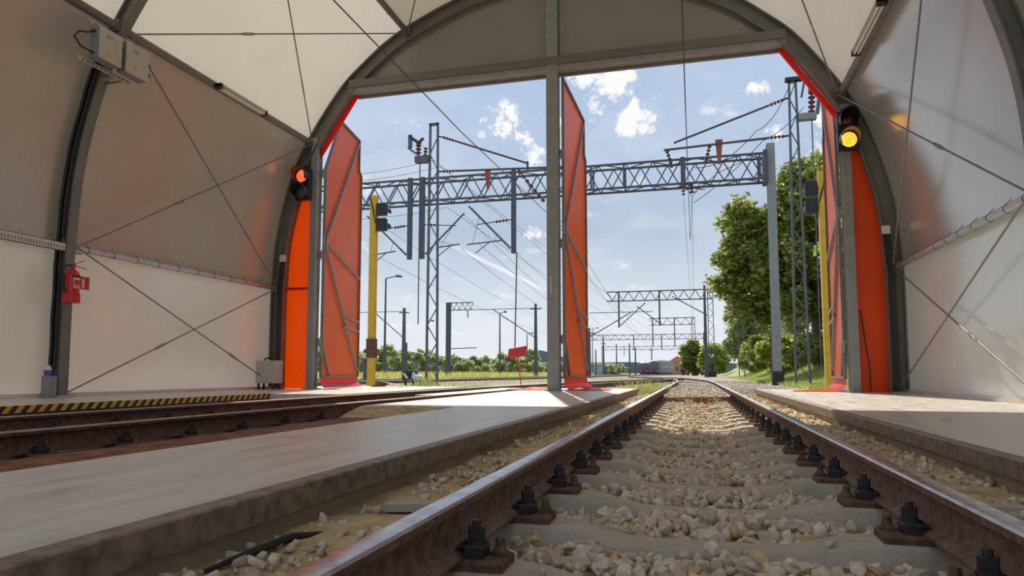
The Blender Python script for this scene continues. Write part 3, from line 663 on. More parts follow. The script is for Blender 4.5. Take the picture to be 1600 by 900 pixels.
# ------------------------------------------------------------------ signals in the hall
def signal(x, z_top, mats, label, dy=0.0):
    t = thing('signal_light', (x, GY - 0.25, z_top - 0.6), label, 'signal light')
    MB().box(x - 0.04, x + 0.04, GY - 0.16, GY - 0.13, z_top - 0.75, z_top + 0.1).build('bracket', 'dark_steel', t)
    for k, mt in enumerate(mats):
        z = z_top - 0.20 - 0.39 * k; y1, y0 = GY - 0.15, GY - 0.33
        h = MB(); h.bbox(x - 0.19, x + 0.19, y0 + 0.04, y1, z - 0.185, z + 0.185, 0.02); hs = h.build('lamp_housing', 'black_plastic', t)
        MB().lathe((x, y0 + 0.045, z), (0, -1, 0), [(0, 0.15), (0.02, 0.148), (0.045, 0.11), (0.058, 0.05), (0.06, 0.0)], 24).build('lens', mt, hs, True)
        rg = MB(); n = 20
        for r0, r1 in ((0.155, 0.175),):
            rg.loft([[(x + rr * math.sin(a), yy, z + rr * math.cos(a)) for a in [2 * PI * j / n for j in range(n)]] for rr, yy in ((r1, y0 + 0.05), (r1, y0 + 0.0), (r0, y0 + 0.0), (r0, y0 + 0.05))], 0, False)
        rg.build('lens_ring', 'black_plastic', hs, True)
        v = MB(); L = []
        for j in range(15):      # visor: open at the bottom
            a = math.radians(-125 + 250 * j / 14); ln = 0.10 + 0.16 * math.cos(a / 2) ** 2
            L.append([(x + rr * math.sin(a), yy, z + rr * math.cos(a)) for rr, yy in ((0.180, y0 + 0.03), (0.176, y0 - ln), (0.170, y0 - ln), (0.174, y0 + 0.03))])
        v.loft(L); v.build('visor', 'black_plastic', hs, True)
    return t
signal(-8.93, 5.25, ['lens_red', 'lens_dark'], 'two-lamp signal on the left column, red light lit')
signal(3.0, 5.48, ['lens_dark_red', 'lens_yellow'], 'two-lamp signal on the right column, yellow light lit')

# ------------------------------------------------------------------ fittings
# fluorescent battens
for sgn, y0, y1, lb in ((-1, 10.95, 12.45, 'fluorescent batten light under the left purlin'), (1, 10.85, 12.6, 'fluorescent batten light under the right purlin')):
    x, z = pt(sgn, I2, -0.16); t = thing('batten_light', (x, (y0 + y1) / 2, z), lb, 'lamp', 'fluorescent batten lights')
    MB().box(x - 0.07, x + 0.07, y0, y1, z + 0.02, z + 0.07).build('housing', 'box_grey', t)
    MB().tube([(x - 0.03, y0 + 0.06, z), (x - 0.03, y1 - 0.06, z)], 0.022, 10).tube([(x + 0.03, y0 + 0.06, z), (x + 0.03, y1 - 0.06, z)], 0.022, 10).build('tubes', 'glass_tube', t, True)
    for yy in (y0, y1 - 0.06): MB().box(x - 0.075, x + 0.075, yy, yy + 0.06, z - 0.03, z + 0.075).build('end_cap', 'dark_steel', t)
    for yy in (y0 + 0.2, y1 - 0.2): MB().beam((x, yy, z + 0.06), (pt(sgn, I2, -0.02)[0], yy, pt(sgn, I2, -0.02)[1]), 0.03, 0.01, (0, 1, 0)).build('hanger', 'galv', t)
# perforated mounting strips and electrical boxes
for z, y0, y1, lb in ((5.70, 8.12, 9.17, 'upper perforated strip holding the two electrical boxes'), (5.06, 7.93, 8.92, 'lower perforated strip holding the two electrical boxes')):
    t = thing('mounting_strip', (-8.75, (y0 + y1) / 2, z - 0.03), lb, 'mounting strip', 'strips of the electrical boxes'); x = -8.77
    MB().box(x, x + 0.018, y0, y1, z - 0.032, z + 0.032).build('strip', 'strip_metal', t)
    k = y0 + 0.06
    while k < y1 - 0.04:
        MB().box(x + 0.0185, x + 0.0205, k, k + 0.045, z - 0.009, z + 0.009).build('slot', 'dark_steel', t); k += 0.083
    for yy in (8.68, 8.82): 
        ax = [pt(-1, i, -0.10) for i in range(IA)]; xx = min(ax, key=lambda q: abs(q[1] - z))[0]
        MB().box(min(xx, x), max(xx, x), yy - 0.012, yy + 0.012, z - 0.02, z + 0.02).build('standoff', 'galv', t)
def label_mark(parent, x, y, z):
    # tripping marks and a warning triangle
    for j, hh in ((0, 0.055), (1, 0.04), (2, 0.05)): MB().box(x, x + 0.002, y + 0.06 + j * 0.035, y + 0.068 + j * 0.035, z + 0.11, z + 0.11 + hh).build('print_mark', 'dark_steel', parent)
    MB().prism([(x, y + 0.04, z - 0.15), (x, y + 0.15, z - 0.15), (x, y + 0.095, z - 0.06)], (0.002, 0, 0)).build('warning_triangle', 'warning_yellow', parent)
    MB().prism([(x + 0.0022, y + 0.09, z - 0.14), (x + 0.0022, y + 0.105, z - 0.11), (x + 0.0022, y + 0.09, z - 0.105), (x + 0.0022, y + 0.10, z - 0.075), (x + 0.0022, y + 0.085, z - 0.105), (x + 0.0022, y + 0.098, z - 0.11)], (0.0015, 0, 0)).build('bolt_symbol', 'dark_steel', parent)
for y0, y1, lb in ((8.10, 8.52, 'grey electrical box with warning triangle, nearer of the two on the left rib'), (8.61, 9.07, 'grey electrical box with warning triangle, farther of the two on the left rib')):
    t = thing('electrical_box', (-8.66, (y0 + y1) / 2, 5.12), lb, 'electrical box', 'electrical boxes on the left rib')
    MB().bbox(-8.75, -8.57, y0, y1, 5.12, 5.61, 0.015).build('body', 'box_side', t)
    MB().bbox(-8.57, -8.55, y0 - 0.005, y1 + 0.005, 5.115, 5.615, 0.008).build('lid', 'box_grey', t)
    label_mark(t, -8.548, y0 + 0.08, 5.37)
    for (zz, e) in ((5.19, 0), (5.53, 0)): MB().tube([(-8.66, y0 + 0.02, zz), (-8.66, y0 - 0.03, zz)], 0.018, 8).build('cable_gland', 'black_plastic', t)
MB().tube([(-8.66, 8.07, 5.19), (-8.71, 7.92, 5.22), (-8.73, 7.82, 5.33), (-8.71, 7.88, 5.43), (-8.67, 8.01, 5.47), (-8.66, 8.07, 5.53)], 0.014, 7).build('cable', 'black_plastic', None, True, label='black cable looping out of the nearer electrical box', cat='cable')
MB().tube([(-8.66, 9.08, 5.50), (-8.61, 9.16, 5.44), (-8.66, 9.12, 5.36), (-8.63, 9.18, 5.28), (-8.69, 9.10, 5.19)], 0.014, 7).build('cable', 'black_plastic', None, True, label='short black cable curling from the farther electrical box', cat='cable')
# cable bundle running down the left rib
def along_rib(z0, z1, y, off, n=18, jig=0.0):
    ii = np.linspace(pidx(z0), pidx(z1), n); out = []
    for k, i in enumerate(ii):
        x, z = pt(-1, int(round(i)), off); out.append((x, y + jig * math.sin(k * 1.7), z))
    return out
for j, (dy, off) in enumerate(((-0.13, -0.06), (-0.17, -0.02), (-0.12, 0.02))):
    MB().tube(along_rib(5.5, 0.45, RIBS[1] + dy, off, 22, 0.008), 0.022, 7).build('cable', 'black_plastic', None, True, label='black cable running down the left rib, %s of three' % ('innermost', 'middle', 'outermost')[j], cat='cable', group='cables on the left rib')
pg = thing('power_plug', (-9.72, RIBS[1] - 0.22, 0.33), 'blue and white power plug at the foot of the left rib', 'plug')
MB().lathe((-9.66, RIBS[1] - 0.22, 0.50), (0, 0, -1), [(0, 0.02), (0.03, 0.045), (0.08, 0.055)], 14).build('cap', 'white_paint', pg, True)
MB().lathe((-9.66, RIBS[1] - 0.22, 0.42), (0, 0, -1), [(0, 0.056), (0.09, 0.05)], 14).build('collar', 'blue_plastic', pg, True)
MB().box(-9.74, -9.58, RIBS[1] - 0.25, RIBS[1] - 0.12, 0.0, 0.33).build('post', 'box_side', pg)
# cable tray
ct = thing('cable_tray', (-9.58, 6.4, 2.33), 'white perforated cable tray along the left wall up to the rib', 'cable tray')
MB().box(-9.61, -9.60, 2.6, 8.98, 2.30, 2.42).box(-9.66, -9.60, 2.6, 8.98, 2.30, 2.31).build('tray', 'white_paint', ct)
k = 2.65
while k < 8.95: MB().box(-9.5995, -9.598, k, k + 0.025, 2.33, 2.39).build('slot', 'box_side', ct); k += 0.05
for y in (2.9, 8.75): MB().box(-9.70, -9.61, y - 0.03, y + 0.03, 2.32, 2.40).build('bracket', 'galv', ct)
# fire extinguisher with sign
fx, fy, fz = -9.42, 8.66, 1.50
t = thing('fire_extinguisher', (fx, fy, fz), 'red fire extinguisher hanging on the left rib', 'fire extinguisher')
MB().lathe((fx, fy, fz), (0, 0, 1), [(0, 0.085), (0.015, 0.095), (0.05, 0.098), (0.40, 0.098), (0.45, 0.085), (0.485, 0.05), (0.50, 0.028), (0.54, 0.028)], 22).build('cylinder', 'red_paint', t, True)
MB().box(fx - 0.022, fx + 0.022, fy - 0.03, fy + 0.03, fz + 0.54, fz + 0.585).build('valve', 'red_paint', t)
MB().beam((fx, fy, fz + 0.585), (fx + 0.04, fy + 0.16, fz + 0.66), 0.025, 0.012).build('upper_lever', 'red_paint', t); MB().beam((fx, fy, fz + 0.565), (fx + 0.05, fy + 0.19, fz + 0.53), 0.025, 0.012).build('lower_lever', 'red_paint', t)
MB().tube([(fx, fy - 0.03, fz + 0.56), (fx - 0.02, fy - 0.12, fz + 0.55), (fx - 0.03, fy - 0.17, fz + 0.45), (fx - 0.02, fy - 0.15, fz + 0.25), (fx, fy - 0.11, fz + 0.12)], 0.013, 8).build('hose', 'black_plastic', t, True)
def band(z0, z1, a0, a1, r, mat, nm):
    m = MB(); L = []
    for j in range(9):
        a = math.radians(a0 + (a1 - a0) * j / 8); L.append([(fx + rr * math.cos(a), fy + rr * math.sin(a), z) for rr, z in ((r, fz + z0), (r, fz + z1), (r - 0.003, fz + z1), (r - 0.003, fz + z0))])
    m.loft(L); m.build(nm, mat, t, True)
band(0.20, 0.36, -35, 45, 0.1005, 'white_paint', 'label_plate'); band(0.215, 0.33, -30, 40, 0.1015, 'red_paint', 'label_print'); band(0.225, 0.25, -30, 40, 0.1022, 'warning_yellow', 'label_line'); band(0.375, 0.40, -50, 130, 0.1005, 'black_plastic', 'strap')
MB().box(fx - 0.15, fx - 0.098, fy - 0.04, fy + 0.04, fz + 0.2, fz + 0.42).build('wall_bracket', 'dark_steel', t)
MB().bbox(fx - 0.11, fx + 0.09, fy - 0.10, fy + 0.10, fz - 0.03, fz + 0.14, 0.03).build('foot_holder', 'red_paint', t)
sg = thing('fire_sign', (-9.36, 8.9, 1.71), 'red and white extinguisher sign beside the fire extinguisher', 'sign')
MB().box(-9.500, -9.495, 8.83, 9.05, 1.71, 1.93).build('board', 'white_paint', sg); MB().box(-9.4948, -9.4935, 8.84, 9.04, 1.72, 1.92).build('field', 'red_paint', sg)
m = MB(); m.box(-9.4933, -9.492, 8.90, 8.945, 1.735, 1.87); m.box(-9.4933, -9.492, 8.91, 8.935, 1.87, 1.89); m.box(-9.4933, -9.492, 8.935, 8.965, 1.885, 1.895); m.build('pictogram', 'white_paint', sg)
# ground cabinet by the left gable
t = thing('power_cabinet', (-9.55, 14.0, 0), 'grey electrical cabinet on legs by the orange left panel', 'cabinet')
MB().bbox(-9.72, -9.20, 13.85, 14.15, 0.14, 0.66, 0.015).build('body', 'cabinet_grey', t); MB().bbox(-9.50, -9.215, 13.835, 13.85, 0.16, 0.63, 0.005).build('door', 'cabinet_grey', t)
for x in (-9.66, -9.26): 
    for y in (13.9, 14.1): MB().box(x - 0.02, x + 0.02, y - 0.02, y + 0.02, 0.0, 0.14).build('leg', 'dark_steel', t)
MB().tube([(-9.6, 14.0, 0.66), (-9.58, 14.05, 0.72), (-9.5, 14.1, 0.72), (-9.4, 14.1, 0.66)], 0.02, 8).build('cable_loop', 'black_plastic', t, True)
# junction boxes and conduits on the gable rib
for s, x, lb in ((-1, -9.45, 'left'), (1, 3.60, 'right')):
    t = thing('junction_box', (x, GY - 0.2, 3.0), 'small white junction box on the %s leg of the door rib' % lb, 'junction box', 'junction boxes of the door rib')
    MB().bbox(x - 0.07, x + 0.07, GY - 0.24, GY - 0.16, 3.02, 3.18, 0.01).build('body', 'white_paint', t); MB().bbox(x - 0.06, x + 0.06, GY - 0.25, GY - 0.24, 3.03, 3.17, 0.005).build('lid', 'white_paint', t)
    for j, dx in enumerate((-0.05, 0.0, 0.05)):
        MB().tube([(x + dx, GY - 0.2, 3.02), (x + dx + s * 0.06, GY - 0.2, 2.3), (x + dx + s * 0.06, GY - 0.2, 0.03)], 0.018, 7).build('conduit', 'black_plastic', None, True, label='dark conduit under the %s junction box, %s of three' % (lb, ('left', 'middle', 'right')[j]), cat='conduit', group='conduits of the door rib')
MB().tube([(CX[2] + 0.15, GY - 0.02, 1.6), (CX[2] + 0.22, GY - 0.03, 0.9), (CX[2] + 0.27, GY - 0.03, 0.45), (CX[2] + 0.27, GY - 0.03, 0.02)], 0.012, 6).build('cable', 'black_plastic', None, True, label='thin black cable hanging in front of the right orange panel', cat='cable')
for (x, y, a) in ((1.95, 6.3, 0.2), (2.5, 10.0, 0.5)):
    m = MB(); m.loft([[(x - 0.03, y - 0.015, 0.002), (x - 0.03, y + 0.015, 0.004)], [(x, y - 0.03, 0.014), (x, y + 0.03, 0.010)], [(x + 0.04, y - 0.004, 0.004), (x + 0.04, y + 0.004, 0.012)]], 0, False, False)
    m.build('dry_leaf', 'sand', None, label='dry leaf on the %s part of the right platform' % ('shaded' if y < 7 else 'sunlit'), cat='leaf')
#OUTSIDE
# ------------------------------------------------------------------ overhead line gear outside
def insul(m, p, q, r=0.05, n=5, mi=0):      # string of discs between p and q
    p, q = Vector(p), Vector(q); pts = []; rs = []
    for k in range(n):
        for u, rr in ((0.1, 0.35), (0.3, 1.0), (0.6, 1.0), (0.8, 0.35)):
            pts.append(p.lerp(q, (k + u) / n)); rs.append(r * rr)
    m.tube(pts, rs, 8, mi)
def lattice_mast(name, x, y, z0, z1, w0, w1, d, label, mat='mast_steel', step=0.95, group=None):
    t = thing(name, (x, y, z0), label, 'mast', group)
    def X(s, z): u = (z - z0) / (z1 - z0); return x + s * (w0 + (w1 - w0) * u) / 2
    for s in (-1, 1): MB().beam((X(s, z0), y, z0), (X(s, z1), y, z1), 0.10, d, (0, 1, 0)).build('leg', mat, t)
    z = z0 + 0.4; k = 0
    while z + step < z1:
        s = 1 if k % 2 else -1
        MB().beam((X(-s, z), y, z), (X(s, z + step), y, z + step), 0.05, 0.05, (0, 1, 0)).build('brace', mat, t); z += step; k += 1
    MB().box(X(-1, z1) - 0.05, X(1, z1) + 0.05, y - d / 2, y + d / 2, z1 - 0.14, z1).build('head_plate', mat, t)
    MB().box(X(-1, z0) - 0.12, X(1, z0) + 0.12, y - 0.25, y + 0.25, z0 - 0.4, z0 + 0.06).build('footing', 'slab_side', t)
    return t
def arm_pair(t, x, y, zt, zb, tip_t, tip_b, sgn):
    # tie with chain of insulators above, tube below
    for (z, tip, r, nm) in ((zt, tip_t, 0.055, 'tie_rod'), (zb, tip_b, 0.06, 'cantilever_tube')):
        a = Vector((x, y, z)); b = Vector(tip); d = (b - a).normalized()
        MB().tube([a + d * 0.95, b], r, 8).build(nm, 'arm_steel', t, True)
        m = MB(); insul(m, a + d * 0.25, a + d * 0.95, 0.09, 4); m.build('insulator', 'insulator', t, True)
        MB().tube([a, a + d * 0.3], 0.05, 8).build('shackle', 'dark_steel', t)
# left lattice mast with disconnector
t = lattice_mast('lattice_mast', -13.68, 35, -0.3, 14.2, 0.62, 0.44, 0.14, 'tall lattice mast with a switch on top, left of the centre column')
arm_pair(t, -13.4, 35, 13.45, 11.43, (-8.35, 35, 11.5), (-6.2, 35, 11.15), 1)
MB().box(-8.4, -8.3, 34.95, 35.05, 11.15, 11.6).build('clevis', 'arm_steel', t)
MB().prism([(-10.75, 35, 11.35), (-10.4, 35, 11.35), (-10.48, 35, 10.25), (-10.62, 35, 10.25)], (0, 0.05, 0)).build('warning_plate', 'weight_red', t)
MB().box(-14.75, -13.95, 34.8, 35.2, 12.0, 12.35).build('switch_platform', 'mast_steel', t)
MB().beam((-15.2, 35, 12.9), (-14.4, 35, 12.3), 0.25, 0.10).build('switch_arm', 'mast_steel', t); MB().beam((-15.1, 35, 12.9), (-15.1, 35, 13.65), 0.2, 0.14, (0, 1, 0)).build('switch_arm', 'mast_steel', t)
MB().beam((-15.15, 35, 13.55), (-14.5, 35, 13.1), 0.18, 0.16).build('switch_blade', 'dark_steel', t)
m = MB(); insul(m, (-14.6, 35, 12.5), (-14.6, 35, 13.3), 0.16, 4); insul(m, (-14.2, 35, 12.35), (-14.15, 35, 12.9), 0.12, 3); m.build('insulator', 'insulator', t, True)
MB().beam((-14.7, 35, 13.1), (-14.3, 35, 13.4), 0.15, 0.10).build('switch_blade', 'dark_steel', t)
MB().tube([(-14.5, 35, 12.0), (-14.5, 35, 3.0)], 0.035, 6).build('drive_rod', 'mast_steel', t)
m = MB(); insul(m, (-8.9, 35, 11.2), (-7.4, 35, 9.3), 0.10, 7); m.build('insulator', 'insulator', t, True)
# right lattice mast
t = lattice_mast('lattice_mast', 4.93, 35, -0.3, 14.6, 0.62, 0.30, 0.12, 'lattice mast on the right in front of the trees', step=0.8)
arm_pair(t, 4.75, 35, 13.75, 11.85, (-0.75, 35, 11.95), (-1.25, 35, 11.62), -1)
MB().box(4.6, 5.75, 34.85, 35.15, 14.55, 14.72).build('head_beam', 'dark_steel', t)
MB().beam((5.5, 35, 14.6), (5.32, 35, 13.7), 0.10, 0.08, (0, 1, 0)).build('switch_arm', 'mast_steel', t)
MB().box(5.15, 5.95, 34.8, 35.2, 12.55, 12.85).build('switch_platform', 'box_side', t); MB().beam((6.0, 35, 12.8), (6.15, 35, 13.9), 0.16, 0.12, (0, 1, 0)).build('switch_arm', 'mast_steel', t)
m = MB(); insul(m, (5.75, 35, 12.85), (5.8, 35, 14.0), 0.16, 5); m.build('insulator', 'insulator', t, True)
MB().box(5.65, 5.95, 34.9, 35.1, 13.95, 14.3).build('switch_head', 'weight_red', t)
MB().tube([(5.75, 35, 12.55), (5.75, 35, 0.5)], 0.03, 6).build('drive_rod', 'mast_steel', t)
MB().prism([(1.25, 35, 11.95), (1.62, 35, 11.95), (1.5, 35, 10.7), (1.36, 35, 10.7)], (0, 0.05, 0)).build('warning_plate', 'weight_red', t)
for xa, za in ((-1.1, 11.6), (1.0, 11.7)):
    m = MB(); insul(m, (xa, 35, za), (xa + (0.25 if xa < 0 else -0.25), 35, za - 0.95), 0.10, 5); m.build('insulator', 'insulator', t, True)
# gantries
def gantry(y, xl, xr, z0, z1, label, colx, ctop, hangers, full=True, dep=1.0, step=0.78, gz=-0.3, lat=False):
    t = thing('portal_gantry', (colx, y, gz), label, 'gantry', 'portal gantries over the tracks'); r = 0.07 if full else 0.11
    mt = 'gantry_steel' if full else 'far_steel'
    for yy in ((y - dep / 2, y + dep / 2) if full else (y,)):
        for z in (z0, z1): MB().beam((xl, yy, z), (xr, yy, z), r * 1.6, r * 1.6).build('chord', mt, t)
        x = xl; k = 0 if yy <= y else 1; jm = MB()
        while x < xr - 0.1:
            x2 = min(x + step, xr); a, b = ((x, yy, z0), (x2, yy, z1)) if k % 2 else ((x, yy, z1), (x2, yy, z0))
            if full: MB().beam(a, b, 0.06, 0.06, (0, 1, 0)).build('brace', mt, t)
            else: jm.beam(a, b, 0.12, 0.12, (0, 1, 0))
            x = x2; k += 1
        if not full: jm.build('lattice', mt, t)
    if full:
        x = xl; k = 0
        while x < xr - 0.1:
            x2 = min(x + 1.3, xr); s = 1 if k % 2 else -1
            for z in (z0, z1): MB().beam((x, y - s * dep / 2, z), (x2, y + s * dep / 2, z), 0.05, 0.05).build('cross_brace', mt, t)
            x = x2; k += 1
        for xm in (xl + 0.3, -5.6, -3.7, xr - 0.4):
            for yy in (y - dep / 2, y + dep / 2): MB().beam((xm, yy, z0), (xm, yy, z1), 0.10, 0.10, (0, 1, 0)).build('vertical', mt, t)
    if lat:
        for s in (-1, 1): MB().beam((colx + s * 0.45, y, gz), (colx + s * 0.40, y, ctop), 0.13, 0.13, (0, 1, 0)).build('tower_leg', mt, t)
        m = MB(); z = gz + 0.3; k = 0
        while z < ctop - 1: m.beam((colx - 0.45 * (1 if k % 2 else -1), y, z), (colx + 0.45 * (1 if k % 2 else -1), y, z + 1), 0.08, 0.08, (0, 1, 0)); z += 1; k += 1
        m.build('tower_lattice', mt, t); MB().box(colx - 0.7, colx + 0.7, y - 0.4, y + 0.4, gz - 0.2, gz + 0.9).build('footing', 'dark_steel', t)
    else:
        m = MB(); w = 0.22 if full else 0.14
        m.box(colx - w, colx + w, y - 0.22, y - 0.17, gz, ctop); m.box(colx - w, colx + w, y + 0.17, y + 0.22, gz, ctop); m.box(colx - w + 0.04, colx + w - 0.04, y - 0.17, y + 0.17, gz, ctop); m.build('column', 'column_steel' if full else mt, t)
        if full:
            MB().box(colx - 0.42, colx - 0.2, y - 0.55, y + 0.55, z0 - 0.2, z1 + 0.2).build('beam_shoe', mt, t); MB().box(colx - 0.3, colx + 0.3, y - 0.3, y + 0.3, gz - 0.3, gz + 0.75).build('footing', 'dark_steel', t)
    for hx, hz in hangers: MB().box(hx - 0.13, hx + 0.13, y - dep / 2 - 0.15, y - dep / 2 + 0.1, hz, z1 + 0.1).build('hanger', mt, t)
    return t
gy = 40
t = gantry(gy, -27, 4.15, 11.05, 12.45, 'large blue-grey portal gantry spanning the tracks just outside the doors', 4.36, 13.1, [(-16.98, 7.4), (-16.15, 7.4), (-10.28, 7.5), (-0.37, 10.9)])
MB().box(-27.3, -26.9, gy - 0.2, gy + 0.2, -0.3, 13).build('column', 'column_steel', t)
# registration arms hanging from the gantry: strut, steady arm, insulators
def reg_arm(parent, foot, tip, s0, s1):
    f, p = Vector(foot), Vector(tip); d = (p - f).normalized()
    MB().tube([f + d * 0.6, p], 0.05, 7).build('strut', 'arm_steel', parent, True)
    m = MB(); insul(m, f + d * 0.1, f + d * 0.7, 0.08, 4); m.build('insulator', 'insulator', parent, True)
    a, b = Vector(s0), Vector(s1)
    MB().tube([a, b], 0.04, 6).build('steady_arm', 'arm_steel', parent, True)
    for u, v in ((0.15, 0.75), (0.8, 0.35)): MB().tube([a.lerp(b, u), f.lerp(p, v)], 0.014, 5).build('steady_wire', 'arm_steel', parent)
    m_ = a.lerp(b, 0.65); MB().tube([m_, m_ + Vector((-0.9, 0, -0.65))], 0.03, 5).build('drop_arm', 'arm_steel', parent)
yh = gy - 0.55
reg_arm(t, (-17.1, yh, 7.6), (-19.9, yh, 10.3), (-19.7, yh, 7.75), (-17.9, yh, 7.95))
reg_arm(t, (-16.0, yh, 7.6), (-13.4, yh, 10.1), (-15.2, yh, 8.05), (-13.7, yh, 8.2))
reg_arm(t, (-10.4, yh, 7.7), (-13.1, yh, 10.5), (-13.2, yh, 8.15), (-11.0, yh, 8.3))
for hx, xe in ((-16.98, -19.1), (-16.15, -13.9), (-10.28, -12.6)):
    m = MB(); a, b = Vector((hx, yh, 9.55)), Vector((xe, yh, 9.35)); m.tube([a, b], 0.03, 6); m.build('tie_rod', 'arm_steel', t)
    m = MB(); insul(m, a.lerp(b, 0.15), a.lerp(b, 0.5), 0.09, 4); m.build('insulator', 'insulator', t, True)
m = MB(); insul(m, (-0.37, yh, 10.9), (-0.37, yh, 10.3), 0.08, 3); insul(m, (0.05, yh, 11.0), (0.1, yh, 10.4), 0.13, 3); m.build('insulator', 'insulator', t, True)
MB().tube([(-0.5, yh, 10.6), (0.1, yh, 10.75), (0.8, yh, 10.6)], 0.03, 6).build('yoke', 'arm_steel', t); MB().tube([(-0.3, yh, 11.0), (0.1, yh, 10.2), (0.55, yh, 11.0)], 0.025, 6).build('yoke', 'arm_steel', t)
MB().tube([(0.2, yh, 10.4), (1.5, yh, 11.5), (4.2, yh, 12.6)], 0.02, 5).build('jumper', 'arm_steel', t)
gantry(116, -14, 3.0, 12.35, 13.9, 'lattice-tower gantry over the bend of the right-hand track', 2.75, 14.3, [(-12.0, 7.9), (-5.33, 8.1)], False, 0.0, 0.9, lat=True)
t2 = bpy.data.objects['portal_gantry.001']
MB().tube([(-11.8, 116, 8.2), (-7.6, 116, 12.0)], 0.09, 6).build('strut', 'far_steel', t2); MB().tube([(-5.1, 116, 8.3), (-9.0, 116, 11.4)], 0.09, 6).build('strut', 'far_steel', t2); MB().tube([(2.4, 116, 9.6), (-3.3, 116, 12.9)], 0.09, 6).build('strut', 'far_steel', t2)
gantry(175, -10.6, 0.1, 12.2, 13.9, 'distant gantry with a lattice tower left of the dark tree', 0.0, 14.2, [(-9.8, 7), (-4.5, 7)], False, 0.0, 1.1, lat=True)
gantry(205, -32, 3.0, 10.1, 11.5, 'long distant gantry low above the trains', 2.8, 11.8, [(-26, 7), (-17, 7), (-9, 7)], False, 0.0, 1.2)
gantry(310, -40, -6, 10.5, 12, 'farthest gantry, low on the horizon above the trains', -39.8, 12.4, [(-30, 8), (-18, 8)], False, 0.0, 1.6)
# yellow signal poles
def yellow_pole(x, y, top, side, label):
    t = thing('signal_pole', (x, y, -0.35), label, 'signal pole', 'yellow signal poles outside the doors')
    MB().box(x - 0.10, x + 0.10, y - 0.10, y + 0.10, -0.35, top).build('post', 'yellow_paint', t)
    if side > 0:
        MB().box(x - 0.13, x + 0.13, y - 0.13, y + 0.13, 0.85, 1.45).build('drive_box', 'plate_rust', t); MB().box(x - 0.2, x + 0.2, y - 0.15, y + 0.15, 1.0, 1.12).build('clamp', 'plate_rust', t)
    MB().tube([(x - side * 0.11, y - 0.11, top - 0.02), (x + 0.02, y - 0.125, top - 0.45), (x + side * 0.11, y - 0.12, top - 0.9)], 0.02, 6).build('cable', 'dark_steel', t, True)
    for k in range(2):
        z = top - 0.45 - 0.5 * k; xs = x + side * 0.28
        h = MB().bbox(xs - 0.16, xs + 0.16, y - 0.08, y + 0.10, z - 0.2, z + 0.2, 0.02).build('lamp_housing', 'black_plastic', t)
        v = MB(); v.loft([[(xs + r * math.sin(a), yy, z + r * math.cos(a)) for r, yy in ((0.15, y + 0.1), (0.15, y + 0.38), (0.14, y + 0.38), (0.14, y + 0.1))] for a in [math.radians(-120 + 20 * j) for j in range(13)]]); v.build('visor', 'black_plastic', h, True)
        MB().box(min(x, xs), max(x, xs), y - 0.03, y + 0.03, z - 0.03, z + 0.03).build('bracket', 'dark_steel', t)
yellow_pole(-9.85, 20, 6.05, 1, 'yellow signal pole outside the left door'); yellow_pole(3.47, 20, 5.85, -1, 'yellow signal pole outside the right door')
# lamps, posts
def lamp_post(x, y, top, reach, label):
    t = thing('lamp_post', (x, y, -0.6), label, 'lamp post', 'lamp posts of the yard')
    MB().tube([(x, y, -0.6), (x, y, top)], [0.16, 0.09], 8).build('pole', 'far_steel', t, True); MB().tube([(x, y, top), (x + reach * 0.6, y, top + 0.15), (x + reach, y, top + 0.2)], 0.06, 6).build('arm', 'far_steel', t, True)
    MB().tube([(x + reach * 0.85, y, top + 0.2), (x + reach * 1.1, y, top + 0.25), (x + reach * 1.5, y, top + 0.15)], [0.07, 0.17, 0.10], 8).build('lamp_head', 'far_steel', t, True)
lamp_post(-32.9, 70, 10.8, 1.3, 'lamp post just right of the left yellow pole'); lamp_post(-28.2, 100, 9.3, 0.7, 'lamp post between the bracket mast and the red board'); lamp_post(-44, 110, 9.0, 0.9, 'thin lamp post left of the second tall catenary post')
lamp_post(-36, 150, 9.0, 1.0, 'small lamp post behind the bracket mast'); lamp_post(-27, 190, 12.5, 1.2, 'far lamp post right of the door leaf at the centre')
def post(x, y, top, label, w=0.28, cross=True, arm=None):
    t = thing('catenary_post', (x, y, -0.6), label, 'catenary post', 'catenary posts of the yard')
    MB().loft([[(x - ww, y - ww, z), (x + ww, y - ww, z), (x + ww, y + ww, z), (x - ww, y + ww, z)] for z, ww in ((-0.6, w * 0.75), (top, w * 0.45))]).build('pole', 'far_steel', t)
    if cross: MB().box(x - 0.75, x + 0.75, y - 0.08, y + 0.08, top - 0.75, top - 0.6).build('crossarm', 'far_steel', t)
    if arm:
        z0, dx, z1 = arm; MB().tube([(x, y, z0), (x + dx, y, z1)], 0.07, 6).build('strut', 'far_steel', t); MB().tube([(x, y, z1 + 0.0), (x + dx * 1.5, y, z1)], 0.05, 6).build('arm', 'far_steel', t)
post(-39.4, 90, 9.5, 'dark catenary post with crossarm right of the left yellow pole', 0.34, True, (5.2, -4.6, 9.0)); post(-20.4, 90, 9.6, 'dark catenary post left of the centre column', 0.32, True, (5.0, -6.0, 9.0))
post(-13.2, 90, 6.2, 'catenary post partly hidden by the open centre door', 0.25, True, (5.0, 5.5, 8.2)); post(-52, 120, 6.0, 'short catenary post behind the left lattice mast', 0.3, False); post(-30, 165, 9.5, 'distant catenary post beside the centre column', 0.4, False)
for k, (px, yy, top) in enumerate(((-24, 190, 9), (-20.5, 230, 10), (-17, 210, 8), (-28, 260, 11), (-14.5, 250, 9), (-33, 240, 8.5), (-38, 200, 8))):
    post(px, yy, top, '%s of the small far posts left of the trains' % ['first', 'second', 'third', 'fourth', 'fifth', 'sixth', 'seventh'][k], 0.35, k % 2 == 0)
post(1.75, 108, 13.6, 'plain tall post just left of the lattice-tower gantry leg', 0.36, False)
